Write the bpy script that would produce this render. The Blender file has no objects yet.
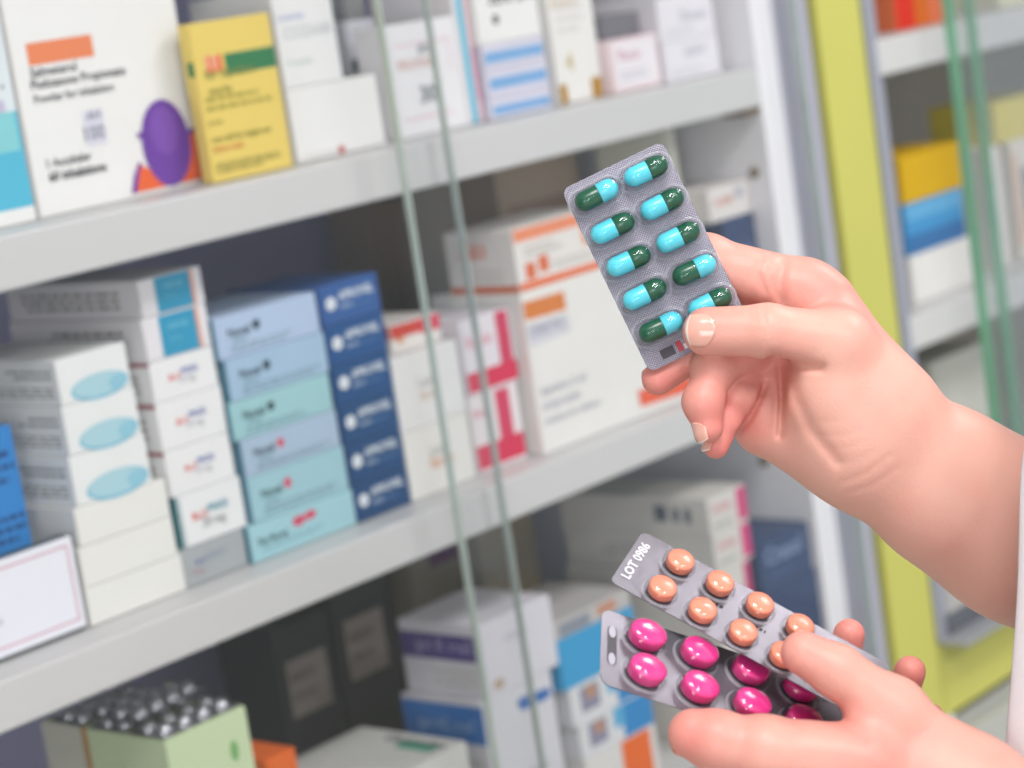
import bpy, bmesh, random
import numpy as np
from math import *
from mathutils import Vector, Matrix
SC=bpy.context.scene; COL=SC.collection
random.seed(4)
# ------------------------------------------------------------------ helpers
def lin(h):
    out=[]
    for i in (0,2,4):
        c=int(h[i:i+2],16)/255
        out.append(c/12.92 if c<=.04045 else ((c+.055)/1.055)**2.4)
    return (*out,1)
MC={}
def mat(h,rough=.5,metal=0.0,spec=.4,coat=0,var=.05,scale=60,bump=0,bscale=400,sss=0,trans=0,name=None):
    key=(h,rough,metal,spec,coat,var,scale,bump,bscale,sss,trans)
    if key in MC: return MC[key]
    m=bpy.data.materials.new(name or 'surface_'+h); m.use_nodes=True
    nt=m.node_tree; b=nt.nodes['Principled BSDF']
    b.inputs['Roughness'].default_value=rough; b.inputs['Metallic'].default_value=metal
    b.inputs['Specular IOR Level'].default_value=spec; b.inputs['Coat Weight'].default_value=coat
    b.inputs['Coat Roughness'].default_value=.08
    if sss:
        b.inputs['Subsurface Weight'].default_value=sss; b.inputs['Subsurface Radius'].default_value=(1,.5,.3); b.inputs['Subsurface Scale'].default_value=.004
    if trans: b.inputs['Transmission Weight'].default_value=trans
    c=lin(h)
    tc=nt.nodes.new('ShaderNodeTexCoord')
    if var:
        n=nt.nodes.new('ShaderNodeTexNoise'); n.inputs['Scale'].default_value=scale; n.inputs['Detail'].default_value=3
        nt.links.new(tc.outputs['Object'],n.inputs['Vector'])
        mx=nt.nodes.new('ShaderNodeMix'); mx.data_type='RGBA'
        mx.inputs['A'].default_value=tuple(v*(1-var) for v in c[:3])+(1,); mx.inputs['B'].default_value=tuple(min(1,v*(1+var)) for v in c[:3])+(1,)
        nt.links.new(n.outputs['Fac'],mx.inputs['Factor']); nt.links.new(mx.outputs['Result'],b.inputs['Base Color'])
    else: b.inputs['Base Color'].default_value=c
    if bump:
        n2=nt.nodes.new('ShaderNodeTexNoise'); n2.inputs['Scale'].default_value=bscale; n2.inputs['Detail'].default_value=4
        nt.links.new(tc.outputs['Object'],n2.inputs['Vector'])
        bp=nt.nodes.new('ShaderNodeBump'); bp.inputs['Strength'].default_value=bump; bp.inputs['Distance'].default_value=.001
        nt.links.new(n2.outputs['Fac'],bp.inputs['Height']); nt.links.new(bp.outputs['Normal'],b.inputs['Normal'])
    m.diffuse_color=c
    MC[key]=m; return m
def card(h):
    """printed board, a little darker than the ink on screen"""
    return mat(''.join('%02X'%round(int(h[i:i+2],16)*.94) for i in (0,2,4)),.5,spec=.3,var=.03,scale=30)
class MB:
    """collects faces with a material per face and links them as one mesh object"""
    def __init__(s): s.v=[]; s.f=[]; s.m=[]; s.mats=[]; s.sm=[]
    def mi(s,m):
        if m not in s.mats: s.mats.append(m)
        return s.mats.index(m)
    def add(s,vs,fs,m,smooth=False):
        o=len(s.v); i=s.mi(m); s.v+= [tuple(v) for v in vs]
        for f in fs: s.f.append(tuple(o+k for k in f)); s.m.append(i); s.sm.append(smooth)
    def quad(s,a,b,c,d,m): s.add([a,b,c,d],[(0,1,2,3)],m)
    def box(s,x0,x1,y0,y1,z0,z1,m,bev=0,seg=2):
        bm=bmesh.new(); bmesh.ops.create_cube(bm,size=1)
        for v in bm.verts: v.co=Vector(((x0+x1)/2+v.co.x*(x1-x0),(y0+y1)/2+v.co.y*(y1-y0),(z0+z1)/2+v.co.z*(z1-z0)))
        if bev: bmesh.ops.bevel(bm,geom=bm.edges[:],offset=bev,segments=seg,profile=.5,affect='EDGES')
        s.bm(bm,m); 
    def bm(s,bm,m,smooth=False):
        bm.verts.index_update()
        s.add([v.co[:] for v in bm.verts],[[v.index for v in f.verts] for f in bm.faces],m,smooth); bm.free()
    def prism(s,pts,z0,z1,m):
        n=len(pts)
        s.add([(x,y,z0) for x,y in pts]+[(x,y,z1) for x,y in pts],[tuple(range(n-1,-1,-1)),tuple(range(n,2*n))]+[(i,(i+1)%n,n+(i+1)%n,n+i) for i in range(n)],m)
    def lathe(s,prof,m,seg=32,M=None,smooth=True):
        vs=[];fs=[]
        for r,z in prof:
            for k in range(seg):
                a=2*pi*k/seg; v=Vector((r*cos(a),r*sin(a),z)); vs.append(M@v if M else v)
        for i in range(len(prof)-1):
            for k in range(seg):
                k2=(k+1)%seg; fs.append((i*seg+k,i*seg+k2,(i+1)*seg+k2,(i+1)*seg+k))
        s.add(vs,fs,m,smooth)
    def build(s,name,parent=None,loc=None,rz=0):
        me=bpy.data.meshes.new(name); me.from_pydata(s.v,[],s.f)
        for m in s.mats: me.materials.append(m)
        me.polygons.foreach_set('material_index',s.m); me.polygons.foreach_set('use_smooth',s.sm); me.update()
        o=bpy.data.objects.new(name,me); COL.objects.link(o)
        if parent: o.parent=parent
        if loc is not None: o.location=loc
        o.rotation_euler=(0,0,rz)
        return o
def tag(o,label=None,cat=None,group=None,kind=None):
    if label: o['label']=label
    if cat: o['category']=cat
    if group: o['group']=group
    if kind: o['kind']=kind
    return o
def empty(name,loc=(0,0,0),label=None,cat=None,group=None,kind=None):
    o=bpy.data.objects.new(name,None); COL.objects.link(o); o.location=loc; o.empty_display_size=.05
    return tag(o,label,cat,group,kind)
TXT={}
def text_mesh(s):
    """outline letters: vertices and faces scaled to unit width, baseline at 0"""
    if s in TXT: return TXT[s]
    cu=bpy.data.curves.new('letters','FONT'); cu.body=s; cu.size=1; cu.resolution_u=2; cu.offset=.024
    o=bpy.data.objects.new('letters',cu); COL.objects.link(o)
    dg=bpy.context.evaluated_depsgraph_get(); me=bpy.data.meshes.new_from_object(o.evaluated_get(dg))
    vs=[v.co.copy() for v in me.vertices]; fs=[tuple(p.vertices) for p in me.polygons]
    x0=min(v.x for v in vs); w=max(v.x for v in vs)-x0
    vs=[((v.x-x0)/w,v.y/w) for v in vs]
    bpy.data.objects.remove(o); bpy.data.curves.remove(cu); bpy.data.meshes.remove(me)
    TXT[s]=(vs,fs); return TXT[s]
def prints(mb,items,place,rnd=None,step=.00006,start=.0001):
    """flat printed shapes on a face; place(u,v,k) maps face metres and ink layer k to a point"""
    for k,it in enumerate(items):
        h=start+step*k; P=lambda u,v: place(u,v,h)
        kind=it[0]
        if kind=='rect':
            u0,v0,u1,v1,c=it[1:]; u0,u1=sorted((u0,u1)); v0,v1=sorted((v0,v1))
            mb.add([P(u0,v0),P(u1,v0),P(u1,v1),P(u0,v1)],[(0,1,2,3)],card(c))
        elif kind=='ell':
            u,v,a,b,c=it[1:]; n=28
            mb.add([P(u+a*cos(2*pi*i/n),v+b*sin(2*pi*i/n)) for i in range(n)],[tuple(range(n))],card(c))
        elif kind=='poly':
            pts,c=it[1:]; A=sum(pts[i][0]*pts[(i+1)%len(pts)][1]-pts[(i+1)%len(pts)][0]*pts[i][1] for i in range(len(pts)))
            if A<0: pts=pts[::-1]
            mb.add([P(*q) for q in pts],[tuple(range(len(pts)))],card(c))
        elif kind=='text':
            s,u,v,w,c=it[1:]; vs,fs=text_mesh(s)
            mb.add([P(u+x*w,v+y*w) for x,y in vs],fs,card(c))
        elif kind=='lines':
            u0,v0,u1,v1,n,c=it[1:]; r=random.Random(int(u0*1e5)+n*7+int(v1*1e5)); dv=(v1-v0)/max(n,1)
            for i in range(n):
                u=u0; vv=v1-(i+.7)*dv; end=u0+(u1-u0)*r.uniform(.6,1)
                while u<end:
                    w=min(r.uniform(.03,.13)*(u1-u0)+.0008,end-u)
                    mb.add([P(u,vv),P(u+w,vv),P(u+w,vv+dv*.5),P(u,vv+dv*.5)],[(0,1,2,3)],card(c)); u+=w+.02*(u1-u0)+.0006
LAMP=31; AMBIENT=.8; FRONT_FILL=85; EXPOSURE=-.22; FSTOP=7.8
CAM=dict(f=2300.0,C=[0.0, -1.2, 1.5],F=[0.729573, 0.661536, -0.173476],R=[0.644951, -0.7499, -0.147268],U=[0.227513, 0.004441, 0.973765])
# every carton: o = front left bottom corner, yaw, s = width depth height, c = board colour, p = printed shapes
BOXES=[
 {'n': 'medicine_carton', 'o': (0.8516, 0.05, 1.387), 'yaw': 0.0, 's': (0.0865, 0.08, 0.19), 'c': 'F4F4F1', 'p': [('F', 'rect', 0.0383, 0.1322, 0.0947, 0.0526, 'E4EDF2'), ('F', 'rect', 0.0326, 0.0737, 0.0855, 0.0105, '55BEDC'), ('F', 'rect', 0.0326, 0.0737, 0.0828, 0.0478, '8AD6DC'), ('F', 'rect', 0.0766, 0.0917, 0.0784, 0.0889, '555a66'), ('F', 'rect', 0.0582, 0.0818, 0.0766, 0.0739, 'c9c4dc')], 'l': 'white carton with a turquoise lower front at the end of the upper shelf', 'k': 'medicine box', 'g': None, 'f': True},
 {'n': 'medicine_carton', 'o': (0.9447, 0.055, 1.387), 'yaw': 0.0, 's': (0.1486, 0.09, 0.2), 'c': 'F4F4F1', 'p': [('F', 'rect', 0.0137, 0.1141, 0.0684, 0.1028, 'F08A5A'), ('F', 'rect', 0.0128, 0.1156, 0.0688, 0.1007, 'F08A5A'), ('F', 'text', 'Salmeterol', 0.0122, 0.093, 0.0395, '4a4d52'), ('F', 'text', 'Fluticasone Propionate', 0.0112, 0.0851, 0.0819, '4a4d52'), ('F', 'text', 'Powder for inhalation', 0.0116, 0.0757, 0.0686, '6a6c70'), ('F', 'rect', 0.0492, 0.065, 0.0666, 0.0411, 'E2E0EE'), ('F', 'text', 'AH', 0.052, 0.0584, 0.0126, '8d8fa0'), ('F', 'text', '100', 0.0481, 0.0452, 0.0177, '8d8fa0'), ('F', 'text', '1 Accuhaler', 0.0125, 0.0324, 0.038, '6a6c70'), ('F', 'text', '60 inhalations', 0.0121, 0.023, 0.0496, '33363a'), ('F', 'poly', [(0.0794, 0.0034), (0.0837, 0.014), (0.0895, 0.0235), (0.0999, 0.0169), (0.1104, 0.0103), (0.119, 0.011), (0.1329, 0.0224), (0.1427, 0.0402), (0.1466, 0.0404), (0.1468, 0.0036)], 'F0672C'), ('F', 'poly', [(0.0794, 0.0034), (0.084, 0.0153), (0.0906, 0.0241), (0.0929, 0.0223), (0.089, 0.0173), (0.084, 0.0034)], '6b35a8'), ('F', 'ell', 0.1179, 0.0333, 0.0219, 0.0307, '6F3BA6'), ('F', 'poly', [(0.1309, 0.0384), (0.1476, 0.0409), (0.1459, 0.0376), (0.1316, 0.0333)], '6F3BA6'), ('F', 'poly', [(0.0923, 0.0435), (0.1026, 0.0447), (0.1009, 0.0372), (0.095, 0.0395)], '6F3BA6'), ('F', 'ell', 0.1174, 0.0421, 0.0124, 0.017, '7F4CB4')], 'l': 'large white inhaler carton with an orange band and purple disc artwork', 'k': 'medicine box', 'g': None, 'f': True},
 {'n': 'medicine_carton', 'o': (1.0814, 0.033, 1.387), 'yaw': 0.0, 's': (0.0792, 0.011, 0.1127), 'c': 'EFD56C', 'p': [('F', 'rect', 0.01, 0.0884, 0.0264, 0.0771, 'EE6A3E'), ('F', 'rect', 0.029, 0.0881, 0.0788, 0.0733, '2F7D4C'), ('F', 'text', '10', 0.0107, 0.0791, 0.0114, 'F7C9A0'), ('F', 'text', 'for injection', 0.0082, 0.0724, 0.0475, '7d8738'), ('F', 'text', 'sterile', 0.0093, 0.0609, 0.0221, 'a9a143'), ('F', 'lines', 0.0048, 0.0485, 0.0745, 0.0609, 2, 'b5a844'), ('F', 'text', 'powder', 0.004, 0.0406, 0.0143, 'a9a143'), ('F', 'text', 'one vial for single use', 0.0048, 0.0282, 0.057, 'a0983c'), ('F', 'text', 'store cool', 0.0048, 0.0214, 0.0277, 'e2924a'), ('F', 'lines', 0.0048, 0.0056, 0.0729, 0.0135, 3, '8f8b3a'), ('L', 'rect', 0.0, 0.0755, 0.0066, 0.0857, '2F7D4C')], 'l': 'yellow vial carton with a green stripe and orange square', 'k': 'medicine box', 'g': None, 'f': True},
 {'n': 'medicine_carton', 'o': (1.1761, 0.045, 1.387), 'yaw': 0.0, 's': (0.0956, 0.12, 0.0547), 'c': 'F4F4F1', 'p': [('F', 'ell', 0.0465, 0.0033, 0.0036, 0.0032, 'C0392b'), ('F', 'lines', 0.0096, 0.0027, 0.0574, 0.0049, 1, 'c9c9c4')], 'l': 'low plain white carton with a small red dot by the yellow carton', 'k': 'medicine box', 'g': None, 'f': True},
 {'n': 'medicine_carton', 'o': (1.1758, 0.045, 1.4417), 'yaw': 0.0, 's': (0.0614, 0.09, 0.0739), 'c': 'F1F3F1', 'p': [('F', 'text', 'Losartan', 0.0029, 0.0496, 0.0274, 'b4bcdc'), ('F', 'text', 'COZAAR', 0.0069, 0.0359, 0.0504, 'c9cdd0'), ('F', 'text', '50 mg tablets', 0.0056, 0.0169, 0.0261, 'c5cfc9')], 'l': 'white carton with pale grey lettering standing on the low white carton', 'k': 'medicine box', 'g': None, 'f': True},
 {'n': 'medicine_carton', 'o': (1.3127, 0.11, 1.4417), 'yaw': 0.0, 's': (0.033, 0.04, 0.0411), 'c': 'D3D5DC', 'p': [('F', 'rect', -0.0004, 0.0108, 0.0278, -0.0024, '4e5358'), ('F', 'lines', 0.0066, 0.0012, 0.0314, 0.0082, 2, '8c8f94')], 'l': 'small grey carton with a dark lower band behind the low white carton', 'k': 'medicine box', 'g': None, 'f': True},
 {'n': 'medicine_carton', 'o': (1.2951, 0.05, 1.387), 'yaw': 0.0, 's': (0.0789, 0.035, 0.0884), 'c': 'F0EFF1', 'p': [('F', 'rect', 0.0055, 0.0707, 0.071, 0.072, 'E9BCCB'), ('F', 'text', 'plus', 0.0327, 0.0637, 0.0188, '7d8088'), ('F', 'text', 'PROVAN', 0.007, 0.0521, 0.0439, 'D9B0A6'), ('F', 'text', '30', 0.0274, 0.025, 0.0176, '5f666c'), ('F', 'rect', 0.0055, 0.0133, 0.0616, 0.0146, 'E9BCCB'), ('F', 'rect', 0.0679, 0.046, 0.0691, 0.0707, 'EFD3DF')], 'l': 'white carton with thin pink lines and faint brown lettering beside the glass edge', 'k': 'medicine box', 'g': None, 'f': True},
 {'n': 'medicine_carton', 'o': (1.3769, 0.052, 1.387), 'yaw': 0.0, 's': (0.0186, 0.09, 0.15), 'c': 'F3EEF0', 'p': [('F', 'rect', 0.0041, 0.0, 0.0116, 0.15, '56BDD9'), ('F', 'rect', 0.0134, 0.0, 0.0186, 0.15, 'EFB6BE'), ('F', 'rect', 0.0145, 0.018, 0.0177, 0.06, 'D9749A')], 'l': 'narrow upright carton with cyan and pink stripes', 'k': 'medicine box', 'g': None, 'f': True},
 {'n': 'medicine_carton', 'o': (1.3966, 0.045, 1.387), 'yaw': 0.0, 's': (0.0781, 0.09, 0.0171), 'c': 'DEDCEB', 'p': [('F', 'rect', 0.0031, 0.0034, 0.0757, 0.0106, '7FB1E2')], 'l': 'bottom one of three thin lilac cartons with blue bands', 'k': 'medicine box', 'g': 'thin cartons with blue bands', 'f': True},
 {'n': 'medicine_carton', 'o': (1.3971, 0.045, 1.4041), 'yaw': 0.0, 's': (0.0778, 0.09, 0.0228), 'c': 'DEDCEB', 'p': [('F', 'rect', 0.0031, 0.0068, 0.0754, 0.016, '7FB1E2')], 'l': 'middle one of three thin lilac cartons with blue bands', 'k': 'medicine box', 'g': 'thin cartons with blue bands', 'f': True},
 {'n': 'medicine_carton', 'o': (1.397, 0.045, 1.4269), 'yaw': 0.0, 's': (0.0776, 0.09, 0.0208), 'c': 'DEDCEB', 'p': [('F', 'rect', 0.0016, 0.0052, 0.0753, 0.0142, '7FB1E2')], 'l': 'topmost one of three thin lilac cartons with blue bands', 'k': 'medicine box', 'g': 'thin cartons with blue bands', 'f': True},
 {'n': 'medicine_carton', 'o': (1.3959, 0.045, 1.4477), 'yaw': 0.0, 's': (0.0786, 0.1, 0.0525), 'c': 'F4F4F1', 'p': [('F', 'text', 'SERPEX', 0.0168, 0.031, 0.0547, '4c5054'), ('F', 'ell', 0.0226, 0.0186, 0.0041, 0.0041, '5b6160')], 'l': 'white carton with dark green lettering on top of the lilac cartons', 'k': 'medicine box', 'g': None, 'f': True},
 {'n': 'medicine_carton', 'o': (1.4851, 0.045, 1.387), 'yaw': 0.0, 's': (0.0599, 0.05, 0.155), 'c': 'F2F0EC', 'p': [('F', 'text', 'Amaryl', 0.0026, 0.0795, 0.0364, 'D9C4A8'), ('F', 'lines', 0.009, 0.0558, 0.051, 0.093, 4, 'dedbd8'), ('F', 'text', '4', 0.013, 0.0264, 0.0112, 'D2C08f'), ('F', 'rect', -0.0025, 0.0167, 0.0105, -0.002, 'B8860f'), ('F', 'rect', 0.0434, 0.0173, 0.0572, -0.0008, 'B8860f')], 'l': 'tall white carton with two gold squares at its foot', 'k': 'medicine box', 'g': None, 'f': True},
 {'n': 'medicine_carton', 'o': (1.5455, 0.034, 1.387), 'yaw': 0.0, 's': (0.0677, 0.05, 0.0457), 'c': 'F1DDE2', 'p': [('F', 'rect', 0.0041, 0.0046, 0.0636, 0.042, 'F3EEF3'), ('F', 'text', 'Plavix', 0.0101, 0.0266, 0.0314, 'D7A9B6'), ('F', 'lines', 0.0102, 0.0091, 0.0541, 0.0183, 2, 'c9c9d6')], 'l': 'low carton with a pink border near the end of the upper shelf', 'k': 'medicine box', 'g': None, 'f': True},
 {'n': 'medicine_carton', 'o': (1.5589, 0.05, 1.4327), 'yaw': 0.0, 's': (0.053, 0.05, 0.02), 'c': '77757c', 'p': [], 'l': 'thin dark grey carton lying on the pink bordered carton', 'k': 'medicine box', 'g': None, 'f': True},
 {'n': 'medicine_carton', 'o': (1.6158, 0.03, 1.387), 'yaw': 0.0, 's': (0.0817, 0.1, 0.0347), 'c': 'EDEBF1', 'p': [('F', 'text', 'Lipitor', 0.0285, 0.0204, 0.0335, 'c0bfcc'), ('F', 'lines', 0.0082, 0.0035, 0.0654, 0.0104, 2, 'd7d6de')], 'l': 'lower of two pale cartons beside the white end panel', 'k': 'medicine box', 'g': None, 'f': True},
 {'n': 'medicine_carton', 'o': (1.6138, 0.03, 1.4217), 'yaw': 0.0, 's': (0.0826, 0.1, 0.0387), 'c': 'EDEBF1', 'p': [('F', 'text', 'Diovan', 0.0313, 0.0156, 0.0397, 'c0bfcc'), ('F', 'lines', 0.0083, 0.0039, 0.0661, 0.0116, 2, 'd7d6de')], 'l': 'upper of two pale cartons beside the white end panel', 'k': 'medicine box', 'g': None, 'f': True},
 {'n': 'medicine_carton', 'o': (1.5483, 0.2, 1.387), 'yaw': 0.0, 's': (0.0487, 0.05, 0.16), 'c': 'C9A5AC', 'p': [], 'l': 'dusky red carton standing far behind the pink lined carton', 'k': 'medicine box', 'g': None, 'f': True},
 {'n': 'medicine_carton', 'o': (1.4048, 0.2, 1.387), 'yaw': 0.0, 's': (0.025, 0.05, 0.17), 'c': 'E8ECEA', 'p': [], 'l': 'tall pale carton far behind the small grey carton', 'k': 'medicine box', 'g': None, 'f': True},
 {'n': 'medicine_carton', 'o': (0.9102, 0.036, 1.1136), 'yaw': 0.0, 's': (0.086, 0.12, 0.0267), 'c': 'EFEFEA', 'p': [], 'l': 'bottom one of three plain white cartons beside the framed card', 'k': 'medicine box', 'g': 'plain white cartons', 'f': True},
 {'n': 'medicine_carton', 'o': (0.9105, 0.036, 1.1403), 'yaw': 0.0, 's': (0.0834, 0.12, 0.0279), 'c': 'EFEFEA', 'p': [], 'l': 'middle one of three plain white cartons beside the framed card', 'k': 'medicine box', 'g': 'plain white cartons', 'f': True},
 {'n': 'medicine_carton', 'o': (0.913, 0.036, 1.1682), 'yaw': 0.0, 's': (0.0809, 0.12, 0.0269), 'c': 'EFEFEA', 'p': [], 'l': 'topmost one of three plain white cartons beside the framed card', 'k': 'medicine box', 'g': 'plain white cartons', 'f': True},
 {'n': 'medicine_carton', 'o': (0.9165, 0.036, 1.1951), 'yaw': 0.0, 's': (0.0668, 0.13, 0.0347), 'c': 'EEF1F0', 'p': [('F', 'ell', 0.0367, 0.0076, 0.0274, 0.0097, '86C4DA'), ('F', 'ell', 0.0361, 0.0087, 0.0247, 0.0083, 'B0D8E3'), ('F', 'ell', 0.0534, 0.0069, 0.0087, 0.0056, '93CBDE'), ('L', 'lines', 0.0065, 0.0191, 0.0585, 0.0278, 2, '8d8f8c'), ('L', 'lines', 0.0065, 0.0052, 0.104, 0.0146, 3, 'a5a49e')], 'l': 'lowest one of three white cartons with a light blue oval on the front', 'k': 'medicine box', 'g': 'white cartons with a blue oval', 'f': True},
 {'n': 'medicine_carton', 'o': (0.9184, 0.036, 1.2298), 'yaw': 0.0, 's': (0.0633, 0.13, 0.0341), 'c': 'EEF1F0', 'p': [('F', 'ell', 0.0348, 0.0075, 0.0259, 0.0095, '86C4DA'), ('F', 'ell', 0.0342, 0.0085, 0.0234, 0.0082, 'B0D8E3'), ('F', 'ell', 0.0506, 0.0068, 0.0082, 0.0054, '93CBDE'), ('L', 'lines', 0.0065, 0.0187, 0.0585, 0.0272, 2, '8d8f8c'), ('L', 'lines', 0.0065, 0.0051, 0.104, 0.0143, 3, 'a5a49e')], 'l': 'middle one of three white cartons with a light blue oval on the front', 'k': 'medicine box', 'g': 'white cartons with a blue oval', 'f': True},
 {'n': 'medicine_carton', 'o': (0.9194, 0.036, 1.2639), 'yaw': 0.0, 's': (0.0611, 0.13, 0.0313), 'c': 'EEF1F0', 'p': [('F', 'ell', 0.0336, 0.0069, 0.025, 0.0088, '86C4DA'), ('F', 'ell', 0.033, 0.0078, 0.0226, 0.0075, 'B0D8E3'), ('F', 'ell', 0.0489, 0.0063, 0.0079, 0.005, '93CBDE'), ('L', 'lines', 0.0065, 0.0172, 0.0585, 0.025, 2, '8d8f8c'), ('L', 'lines', 0.0065, 0.0047, 0.104, 0.0131, 3, 'a5a49e')], 'l': 'topmost one of three white cartons with a light blue oval on the front', 'k': 'medicine box', 'g': 'white cartons with a blue oval', 'f': True},
 {'n': 'medicine_carton', 'o': (0.9973, 0.038, 1.1136), 'yaw': 0.0, 's': (0.0602, 0.12, 0.0279), 'c': 'AEB4B6', 'p': [('F', 'text', 'BLO', 0.012, 0.014, 0.0096, '5565a0'), ('F', 'text', 'PRESS', 0.0223, 0.0145, 0.0181, '9aa3b4'), ('F', 'text', '10 mg', 0.006, 0.0078, 0.012, 'B58a94')], 'l': 'grey carton at the bottom of the red logo stack', 'k': 'medicine box', 'g': None, 'f': True},
 {'n': 'medicine_carton', 'o': (1.0017, 0.038, 1.1415), 'yaw': 0.0, 's': (0.061, 0.12, 0.0375), 'c': 'F2F4F4', 'p': [('F', 'rect', 0.0, 0.0, 0.0021, 0.0375, '1F8088'), ('F', 'text', 'BLO', 0.0116, 0.0172, 0.014, 'DE3B2E'), ('F', 'text', 'PRESS', 0.0263, 0.0195, 0.0195, '2E93A8'), ('F', 'text', '20 mg', 0.0195, 0.0105, 0.022, '9ba1a1'), ('L', 'rect', 0.0, 0.0, 0.12, 0.0375, '1F8088')], 'l': 'white carton with a teal side and red logo, just above the grey carton', 'k': 'medicine box', 'g': None, 'f': True},
 {'n': 'medicine_carton', 'o': (0.9985, 0.038, 1.179), 'yaw': 0.0, 's': (0.0615, 0.13, 0.033), 'c': 'F2F3F3', 'p': [('F', 'text', 'BLO', 0.016, 0.0152, 0.0111, 'E2483A'), ('F', 'text', 'PRESS', 0.0277, 0.0175, 0.016, '5a68b4'), ('F', 'text', '10 mg', 0.0246, 0.0112, 0.0154, 'b9b9c4'), ('L', 'lines', 0.013, 0.0066, 0.117, 0.0231, 3, 'b5b0aa'), ('L', 'rect', 0.0, 0.0297, 0.13, 0.033, 'B4757a')], 'l': 'lowest one of three white cartons with a small red and blue logo', 'k': 'medicine box', 'g': 'white cartons with a red and blue logo', 'f': True},
 {'n': 'medicine_carton', 'o': (0.9981, 0.038, 1.212), 'yaw': 0.0, 's': (0.0619, 0.13, 0.0342), 'c': 'F2F3F3', 'p': [('F', 'text', 'BLO', 0.0161, 0.0157, 0.0111, 'E2483A'), ('F', 'text', 'PRESS', 0.0278, 0.0181, 0.0161, '5a68b4'), ('F', 'text', '10 mg', 0.0247, 0.0116, 0.0155, 'b9b9c4'), ('L', 'lines', 0.013, 0.0068, 0.117, 0.0239, 3, 'b5b0aa'), ('L', 'rect', 0.0, 0.0307, 0.13, 0.0342, 'B4757a')], 'l': 'middle one of three white cartons with a small red and blue logo', 'k': 'medicine box', 'g': 'white cartons with a red and blue logo', 'f': True},
 {'n': 'medicine_carton', 'o': (0.9988, 0.038, 1.2461), 'yaw': 0.0, 's': (0.0602, 0.13, 0.0292), 'c': 'F2F3F3', 'p': [('F', 'text', 'BLO', 0.0156, 0.0134, 0.0108, 'E2483A'), ('F', 'text', 'PRESS', 0.0271, 0.0155, 0.0156, '5a68b4'), ('F', 'text', '10 mg', 0.0241, 0.0099, 0.015, 'b9b9c4'), ('L', 'lines', 0.013, 0.0058, 0.117, 0.0205, 3, 'b5b0aa'), ('L', 'rect', 0.0, 0.0263, 0.13, 0.0292, 'B4757a')], 'l': 'topmost one of three white cartons with a small red and blue logo', 'k': 'medicine box', 'g': 'white cartons with a red and blue logo', 'f': True},
 {'n': 'medicine_carton', 'o': (0.9992, 0.038, 1.2754), 'yaw': 0.0, 's': (0.0599, 0.15, 0.0311), 'c': 'EBE9EC', 'p': [('F', 'rect', 0.0144, 0.0009, 0.0479, 0.0302, '2E9CC4'), ('F', 'rect', 0.0479, 0.0009, 0.0509, 0.0302, 'E8A07F'), ('F', 'text', 'VASTOR', 0.0216, 0.0193, 0.0192, '7CC4DE'), ('F', 'text', '40 mg', 0.0216, 0.0109, 0.012, '5db4d4'), ('L', 'lines', 0.0225, 0.0062, 0.135, 0.0234, 3, '8f8c88')], 'l': 'lower of two white cartons with a teal panel on the red logo stack', 'k': 'medicine box', 'g': 'white cartons with a teal panel', 'f': True},
 {'n': 'medicine_carton', 'o': (1.0017, 0.038, 1.3065), 'yaw': 0.0, 's': (0.058, 0.15, 0.0265), 'c': 'EBE9EC', 'p': [('F', 'rect', 0.0139, 0.0008, 0.0464, 0.0257, '2E9CC4'), ('F', 'rect', 0.0464, 0.0008, 0.0493, 0.0257, 'E8A07F'), ('F', 'text', 'VASTOR', 0.0209, 0.0164, 0.0185, '7CC4DE'), ('F', 'text', '40 mg', 0.0209, 0.0093, 0.0116, '5db4d4'), ('L', 'lines', 0.0225, 0.0053, 0.135, 0.0199, 3, '8f8c88')], 'l': 'upper of two white cartons with a teal panel on the red logo stack', 'k': 'medicine box', 'g': 'white cartons with a teal panel', 'f': True},
 {'n': 'medicine_carton', 'o': (1.0582, 0.034, 1.1136), 'yaw': 0.0, 's': (0.1078, 0.1, 0.0282), 'c': 'A9D7DF', 'p': [('F', 'text', 'Xa-Noval', 0.0065, 0.0118, 0.0302, '27484c'), ('F', 'ell', 0.0496, 0.0191, 0.0065, 0.0039, 'D9506e'), ('F', 'ell', 0.0614, 0.0203, 0.0065, 0.0034, 'D9506e'), ('F', 'lines', 0.0108, 0.0056, 0.0808, 0.0113, 2, '8dbcc8'), ('L', 'rect', 0.0, 0.0, 0.1, 0.0282, '5a8fa6')], 'l': 'bottom one of six pale blue cartons with a red round emblem', 'k': 'medicine box', 'g': 'pale blue cartons', 'f': True},
 {'n': 'medicine_carton', 'o': (1.0651, 0.034, 1.1418), 'yaw': 0.0, 's': (0.099, 0.1, 0.0338), 'c': 'A4CFDA', 'p': [('F', 'text', 'Noval', 0.0109, 0.0162, 0.0208, '27484c'), ('F', 'ell', 0.0381, 0.021, 0.0036, 0.0042, 'D9506e'), ('F', 'text', 'tablets', 0.0139, 0.0115, 0.0139, '7ea6b4'), ('F', 'lines', 0.0119, 0.0027, 0.0891, 0.0095, 2, '7f9fae'), ('L', 'rect', 0.0, 0.0, 0.1, 0.0338, '5a8fa6')], 'l': 'second from bottom one of six pale blue cartons with a red round emblem', 'k': 'medicine box', 'g': 'pale blue cartons', 'f': True},
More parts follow.
